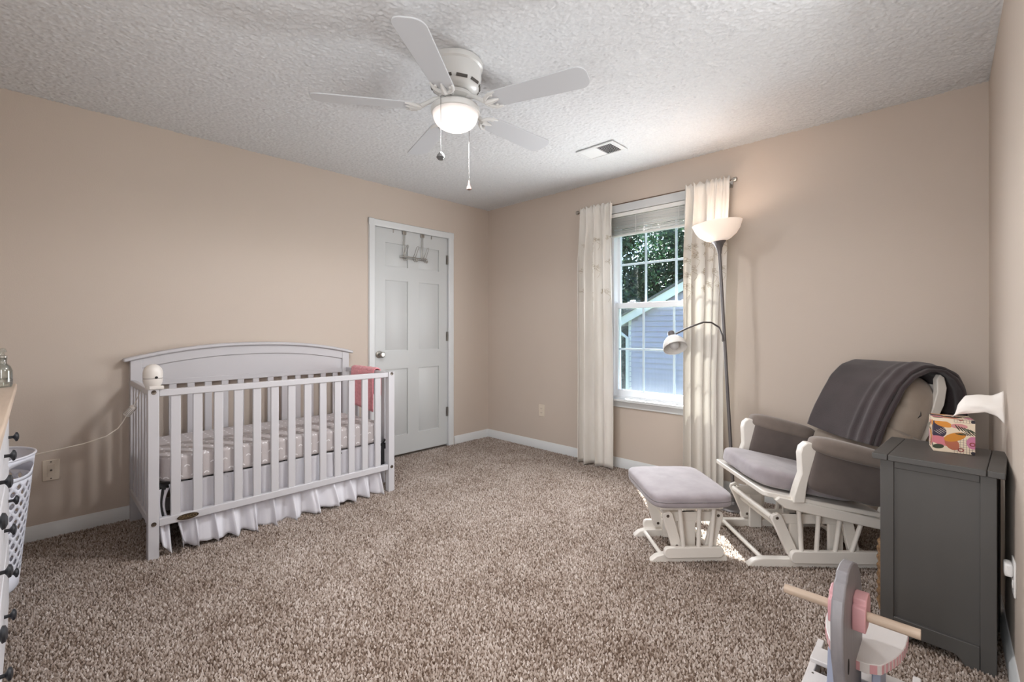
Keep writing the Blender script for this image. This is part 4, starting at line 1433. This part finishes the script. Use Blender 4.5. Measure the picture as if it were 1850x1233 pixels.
ot = thing('glider_ottoman', 'white wooden gliding ottoman with pale grey padded top', 'ottoman', (2.57, -1.03, 0), math.radians(-44.5))
glider_base(ot, 0.140, -0.195, 0.195, -0.135, 0.165, 0.235, [(-0.105, 0.225, -0.060, 0.075), (0.150, 0.225, 0.110, 0.075)],
            [(-0.055, -0.035), (0.045, 0.040), (0.120, 0.100)], lambda y: 0.285, [(-0.040, 0.045)], pz=0.082)
for y, z in ((-0.135, 0.028), (0.135, 0.028)):
    MB().cyl((-0.13, y, z), (0.13, y, z), 0.0105, 10).build('cross_bar', CHAIRW, ot)
MB().cyl((-0.13, -0.105, 0.222), (0.13, -0.105, 0.222), 0.0105, 10).build('cross_bar', CHAIRW, ot)
MB().cyl((-0.13, 0.15, 0.222), (0.13, 0.15, 0.222), 0.0105, 10).build('cross_bar', CHAIRW, ot)
MB().prism([(-0.20, -0.16), (0.20, -0.16), (0.20, 0.15), (-0.20, 0.15)], 'z', 0.278, 0.296).build('seat_board', CHAIRW, ot, bevel=0.003)
MB().pillow((0.0, -0.010, 0.330), (0.505, 0.405, 0.078), k=7, cuts=14, fn=lambda p: Vector((p.x, p.y, p.z + (0.28 * (1 - p.x ** 2) * (1 - p.y ** 2) - 0.1 if p.z > 0 else 0.1)))).build('cushion', SUEDE, ot, sharp=180)

# ------------------------------------------------------------------ grey cabinet, wicker drawer, tissue box
cb = thing('storage_cabinet', 'dark grey wooden side cabinet with plank top in the corner by the chair', 'cabinet', (3.429, -1.168, 0), math.radians(-4.1))
CW, CD, CH = 0.307, 0.360, 0.668
for x in (0.0, CW - 0.040):
    for y0, y1 in ((0.0, 0.022), (CD - 0.022, CD)):
        MB().prism([(x, 0), (x + 0.040, 0), (x + 0.040, CH), (x, CH)], 'y', y0, y1).build('stile', GREY, cb, bevel=0.002)
for y0, y1, yp in ((0.002, 0.020, 0.008), (CD - 0.020, CD - 0.002, CD - 0.014)):
    MB().box(0.04, CW - 0.04, y0, y1, CH - 0.028, CH).build('top_rail', GREY, cb, bevel=0.002)
    ar = [(0.04, 0.0), (0.075, 0.0)] + [(0.075 + 0.03 * t, 0.032 * math.sin(t * PI / 2)) for t in (0.3, 0.6, 1.0)] + [(CW - 0.105 + 0.03 * t, 0.032 * math.cos(t * PI / 2)) for t in (0.0, 0.4, 0.7)] + [(CW - 0.075, 0.0), (CW - 0.04, 0.0), (CW - 0.04, 0.085), (0.04, 0.085)]
    MB().prism(ar, 'y', y0 - (0.006 if yp < 0.1 else 0), y1).build('base_apron', GREY, cb, bevel=0.002)
    MB().box(0.04, CW - 0.04, yp, yp + 0.006, 0.08, CH - 0.02).build('side_panel', GREY, cb)
MB().box(CW - 0.012, CW - 0.004, 0.02, CD - 0.02, 0.05, CH).build('back_panel', GREY, cb)
MB().box(0.006, CW - 0.01, 0.02, CD - 0.02, 0.05, 0.066).build('shelf', GREY, cb)
MB().box(0.006, CW - 0.01, 0.02, CD - 0.02, 0.36, 0.376).build('shelf', GREY, cb)
dw = MB().box(-0.002, 0.016, 0.024, CD - 0.024, 0.395, CH - 0.02).build('drawer', GREY, cb, bevel=0.002)
MB().lathe([(0, 0), (0.008, 0.0), (0.006, 0.012), (0.013, 0.02), (0.011, 0.026), (0, 0.028)], (-0.002, CD / 2, 0.53), 14, M=Matrix.Rotation(-PI / 2, 4, 'Y')).build('knob', BLACKKNOB, dw)
for x0, x1, nm in ((-0.022, 0.024, 'breadboard_end'), (0.0255, CW - 0.0235, 'top_board'), (CW - 0.022, CW + 0.020, 'breadboard_end')):
    MB().box(x0, x1, -0.020, CD + 0.012, CH, CH + 0.022).build(nm, GREY, cb, bevel=0.0025)
wk = thing('wicker_basket', 'brown woven wicker basket pulled slightly out of the cabinet front', 'basket', (3.429, -1.168, 0), math.radians(-4.1))
for k in range(15):
    z = 0.076 + k * 0.017
    pts = []
    for i in range(40):
        t = 2 * PI * i / 40
        c, s_ = math.cos(t), math.sin(t)
        q = (abs(c) ** 6 + abs(s_) ** 6) ** (-1 / 6)
        pts.append((0.120 + 0.137 * c * q + 0.0025 * (-1) ** (i + k), CD / 2 + 0.142 * s_ * q, z + 0.002 * (-1) ** (i + k)))
    MB().tube(pts, 0.0095, 6, closed=True).build('weave_row', WICKER, wk)
MB().box(0.0, 0.24, 0.05, CD - 0.05, 0.067, 0.074).build('basket_bottom', WICKER, wk)

tb = thing('tissue_box', 'square tissue box printed with orange, navy and pink botanical shapes on cabinet', 'tissue box', (3.574, -0.993, 0.6905), math.radians(8))
w = MB()
TW = 0.1165
w.box(0, TW, 0, TW, 0, 0.128)
w.build('carton', CARTON, tb, bevel=0.001)
MB().prism([(TW / 2 + 0.03 * math.cos(t), TW / 2 + 0.015 * math.sin(t)) for t in np.linspace(0, 2 * PI, 20, endpoint=False)], 'z', 0.128, 0.1285).build('opening', HOLE, tb)


TI = Matrix.Rotation(-math.radians(8), 3, 'Z')
lo_p = [(3.622, -0.925, 0.8175), (3.640, -0.928, 0.828), (3.672, -0.935, 0.840), (3.716, -0.942, 0.852), (3.745, -0.948, 0.838), (3.765, -0.95, 0.812)]
hi_p = [(3.634, -0.920, 0.8175), (3.642, -0.912, 0.868), (3.662, -0.902, 0.902), (3.70, -0.895, 0.908), (3.735, -0.892, 0.912), (3.765, -0.890, 0.932)]


def tissue(u, v):
    # a sheet blown sideways towards the wall
    a, b = Vector(drape(lo_p, v)), Vector(drape(hi_p, v))
    p = a.lerp(b, u) + Vector((0, -0.022 * math.sin(u * PI) * min(1, v * 2), 0))
    p += Vector((0.0, 0.005 * noise.noise(Vector((u * 4, v * 5, 2))), 0.004 * math.sin(v * 9 + u * 3) * v))
    return TI @ (p - Vector((3.574, -0.993, 0.6905)))


MB().sheet(tissue, 18, 22).build('tissue', TISSUE, tb, solid=0.0006, sharp=180)

# ------------------------------------------------------------------ wooden rocking toy in the foreground
ty = thing('rocking_toy', 'wooden rocking toy with grey head, pink ears, dowel handle and pink-striped white seat', 'toy', (3.424, -1.85, 0))
# head plank profile in (y, z), facing -y
hp = [(-0.095, 0.02), (-0.115, 0.20), (-0.150, 0.29), (-0.176, 0.35), (-0.178, 0.44), (-0.162, 0.480), (-0.150, 0.486), (-0.132, 0.512), (-0.112, 0.516), (-0.098, 0.530), (-0.05, 0.532), (0.00, 0.524), (0.055, 0.50), (0.105, 0.46), (0.140, 0.40), (0.155, 0.33), (0.150, 0.26), (0.130, 0.20), (0.120, 0.02)]
MB().prism(hp, 'x', -0.014, 0.013).build('head', TOYGREY, ty, bevel=0.004)
hl = MB().prism([(-0.100 + 0.010 * math.cos(t), 0.29 + 0.02 * math.sin(t)) for t in np.linspace(0, 2 * PI, 14, endpoint=False)], 'x', 0.0128, 0.0138).build('eye', HOLE, ty)
ep = [(-0.050, 0.362), (-0.056, 0.395), (-0.050, 0.425), (-0.036, 0.428), (-0.034, 0.442), (0.00, 0.448), (0.03, 0.438), (0.048, 0.412), (0.043, 0.375), (0.0, 0.358)]
for x0, x1 in ((0.013, 0.043), (-0.040, -0.014)):
    MB().prism(ep, 'x', x0, x1).build('ear', PINK, ty, bevel=0.003)
MB().cyl((-0.150, -0.027, 0.400), (0.150, -0.027, 0.400), 0.0125, 16).build('handle', DOWEL, ty, bevel=0.001)
so = [(-0.088, 0.262), (-0.088, 0.235)] + [(-0.088 + 0.045 * t ** 1.6, 0.235 - 0.19 * t ** 0.8) for t in np.linspace(0.15, 1, 7)] + [(-0.02, 0.026), (0.035, 0.026)] + [(0.110 - 0.045 * t ** 1.6, 0.235 - 0.19 * t ** 0.8) for t in np.linspace(1, 0.15, 9)] + [(0.110, 0.235), (0.110, 0.262)]
MB().prism(so, 'z', 0.215, 0.243).build('seat', TOYWHITE, ty, bevel=0.002)
# pink stripes set proud of the seat's rim
stripes = MB()
for k in range(1, len(so) - 1):
    a, b = Vector((*so[k], 0)), Vector((*so[k + 1], 0))
    n_ = max(1, int((b - a).length / 0.028))
    d = (b - a).normalized()
    nr_ = Vector((-d.y, d.x, 0))
    if nr_.dot(Vector(((a.x + b.x) / 2, (a.y + b.y) / 2 - 0.2, 0))) < 0:
        nr_ = -nr_
    p = a.lerp(b, 0.25)
    q = a.lerp(b, 0.75)
    MB().prism([(p.x, p.y), (q.x, q.y), (q.x + nr_.x * 0.001, q.y + nr_.y * 0.001), (p.x + nr_.x * 0.001, p.y + nr_.y * 0.001)], 'z', 0.217, 0.241).build('stripe', PINK, ty)
stripes.bm.free()
for s_ in (-1, 1):
    MB().prism([(0.05, 0.04), (0.22, 0.04), (0.20, 0.215), (0.08, 0.215)], 'x', s_ * 0.052 - 0.010, s_ * 0.052 + 0.010).build('leg', TOYBLUE, ty, bevel=0.003)
    rk = [(-0.19, 0.062), (-0.20, 0.05), (-0.12, 0.008), (0.0, 0.0), (0.15, 0.0), (0.27, 0.010), (0.36, 0.055), (0.35, 0.078), (0.2, 0.062), (0.0, 0.055), (-0.12, 0.062)]
    MB().prism(rk, 'x', s_ * 0.126 - 0.010, s_ * 0.126 + 0.010).build('rocker', TOYWHITE, ty, bevel=0.003)
MB().box(-0.128, 0.128, -0.01, 0.160, 0.060, 0.078).build('foot_board', TOYWHITE, ty, bevel=0.003)
MB().box(-0.135, 0.135, 0.22, 0.30, 0.062, 0.078).build('cross_board', TOYWHITE, ty, bevel=0.003)
for x in (-0.112, 0.112):
    MB().lathe([(0, 0.001), (0.003, 0.0008), (0.0035, 0)], (x, 0.145, 0.078), 10).build('screw', STEEL, ty)

# ------------------------------------------------------------------ outside the window
struct(MB().box(-1.2, 4.2, 0.14, 0.42, 2.50, 2.58).build('roof_eave', SOFFIT))
struct(MB().box(-16, 14, 0.5, 26, -2.95, -2.8).build('ground', LAWN))
nh = thing('neighbour_house', 'neighbouring house gable end with pale blue-grey lap siding and white trim', 'house', (-1.70, 6.0, -2.8))
EZ = 1.36 + 2.8
sl_, WD = 0.497, 7.0
zw = lambda x: EZ - 0.02 + sl_ * min(x, WD - x)
MB().prism([(0.02, 0), (WD, 0), (WD, EZ), (WD / 2, zw(WD / 2)), (0.02, EZ)], 'y', 0.03, 5.0).build('wall', SIDING, nh)
course = None
nc = int((EZ + 2.2) / 0.115)
for k in range(nc):
    z = k * 0.115
    xl = 0.0 if z < EZ - 0.05 else (z + 0.1 - EZ) / sl_ + 0.05
    xr = WD - xl
    if xr - xl < 0.2:
        break
    w = MB().prism([(0.03, z), (-0.026, z), (0.0, z + 0.119), (0.03, z + 0.119)], 'x', xl, xr, M=None)
    w.build('siding_board', SIDING, nh)
MB().box(-0.02, 0.045, -0.022, 0.02, 0, EZ).build('corner_board', FASCIA, nh)
for s_ in (0, 1):
    f = (lambda x: x) if s_ == 0 else (lambda x: WD - x)
    MB().prism([(f(-0.24), EZ - 0.17), (f(WD / 2), EZ - 0.05 + sl_ * WD / 2), (f(WD / 2), EZ + 0.12 + sl_ * WD / 2), (f(-0.24), EZ + 0.02)], 'y', -0.16, -0.12).build('rake_board', FASCIA, nh)
    MB().prism([(f(-0.24), EZ - 0.10), (f(WD / 2), EZ + 0.02 + sl_ * WD / 2), (f(WD / 2), EZ + 0.045 + sl_ * WD / 2), (f(-0.24), EZ - 0.07)], 'y', -0.12, 0.03).build('soffit', FASCIA, nh)
    MB().prism([(f(-0.28), EZ + 0.0), (f(WD / 2), EZ + 0.13 + sl_ * WD / 2), (f(WD / 2), EZ + 0.19 + sl_ * WD / 2), (f(-0.28), EZ + 0.05)], 'y', -0.19, 5.2).build('roof', ROOFM, nh)
MB().prism([(-0.26, EZ - 0.13), (-0.38, EZ - 0.13), (-0.40, EZ - 0.02), (-0.26, EZ - 0.02)], 'y', -0.18, 5.2).build('gutter', FASCIA, nh)
MB().tube([(-0.30, -0.10, EZ - 0.10), (-0.30, -0.10, EZ - 0.20), (-0.18, -0.07, EZ - 0.30), (-0.03, -0.05, EZ - 0.40), (-0.03, -0.05, 0.1)], 0.04, 8).build('downspout', FASCIA, nh)


def tree(label, x, y, H, R, zc, nleaf, seed, tone0):
    rg = np.random.default_rng(seed)
    t = thing('leafy_tree', label, 'tree', (x, y, -2.8), group='trees behind the neighbouring house')
    w = MB().tube([(0, 0, 0), (0.08, 0.05, H * 0.3), (-0.05, 0.1, H * 0.6), (0.05, 0, H * 0.85)], [0.2, 0.16, 0.10, 0.03], 9)
    for k in range(6):
        a = k * 1.1 + seed
        w.tube([(0, 0.05, H * (0.3 + 0.07 * k)), (R * 0.4 * math.cos(a), R * 0.4 * math.sin(a), H * (0.4 + 0.08 * k)), (R * 0.75 * math.cos(a), R * 0.75 * math.sin(a), H * (0.46 + 0.08 * k))], [0.08, 0.05, 0.015], 6)
    w.build('trunk', BARK, t)
    # leaves gathered on many small twig clusters
    nclu = 150
    d = rg.normal(size=(nclu, 3))
    d /= np.linalg.norm(d, axis=1)[:, None]
    rad = rg.random(nclu) ** 0.45
    C_ = d * rad[:, None] * np.array([R, R, zc]) + np.array([0, 0, H - zc])
    ci = rg.integers(0, nclu, nleaf)
    P = C_[ci] + rg.normal(0, 0.34, (nleaf, 3))
    sz = 0.034 + 0.034 * rg.random(nleaf)
    n1 = rg.normal(size=(nleaf, 3))
    n1 /= np.linalg.norm(n1, axis=1)[:, None]
    n2 = np.cross(n1, rg.normal(size=(nleaf, 3)))
    n2 /= np.linalg.norm(n2, axis=1)[:, None]
    V_ = np.stack([P - n1 * sz[:, None] * 1.4, P + n2 * sz[:, None] * 0.7, P + n1 * sz[:, None] * 1.4, P - n2 * sz[:, None] * 0.7], 1)
    F_ = np.arange(nleaf * 4).reshape(-1, 4)
    tn_ = np.clip(tone0 + rg.normal(0, 0.22, nleaf), 0, 1)
    o = mesh_np('foliage', V_.reshape(-1, 3), F_, LEAF, np.repeat(tn_, 4))
    o['kind'] = 'stuff'
    o.parent = t


tree('tall leafy tree left of the neighbouring house gable', -4.3, 9.3, 9.0, 2.6, 4.0, 15000 * 3, 1, 0.42)
tree('dense dark tree directly behind the neighbouring house roof slope', -1.6, 12.6, 9.6, 3.0, 4.6, 16000 * 3, 2, 0.35)
tree('leafy tree rising behind the ridge, half hidden by the right curtain', 1.4, 13.0, 10.5, 3.0, 4.6, 14000 * 3, 3, 0.38)
tree('tree furthest back, filling the gap between the two nearer crowns', -4.6, 15.5, 11.5, 3.6, 5.6, 15000 * 3, 4, 0.3)
tree('bushy small tree beside the downspout of the neighbouring house', -3.5, 7.6, 4.6, 1.2, 2.2, 9000, 5, 0.4)
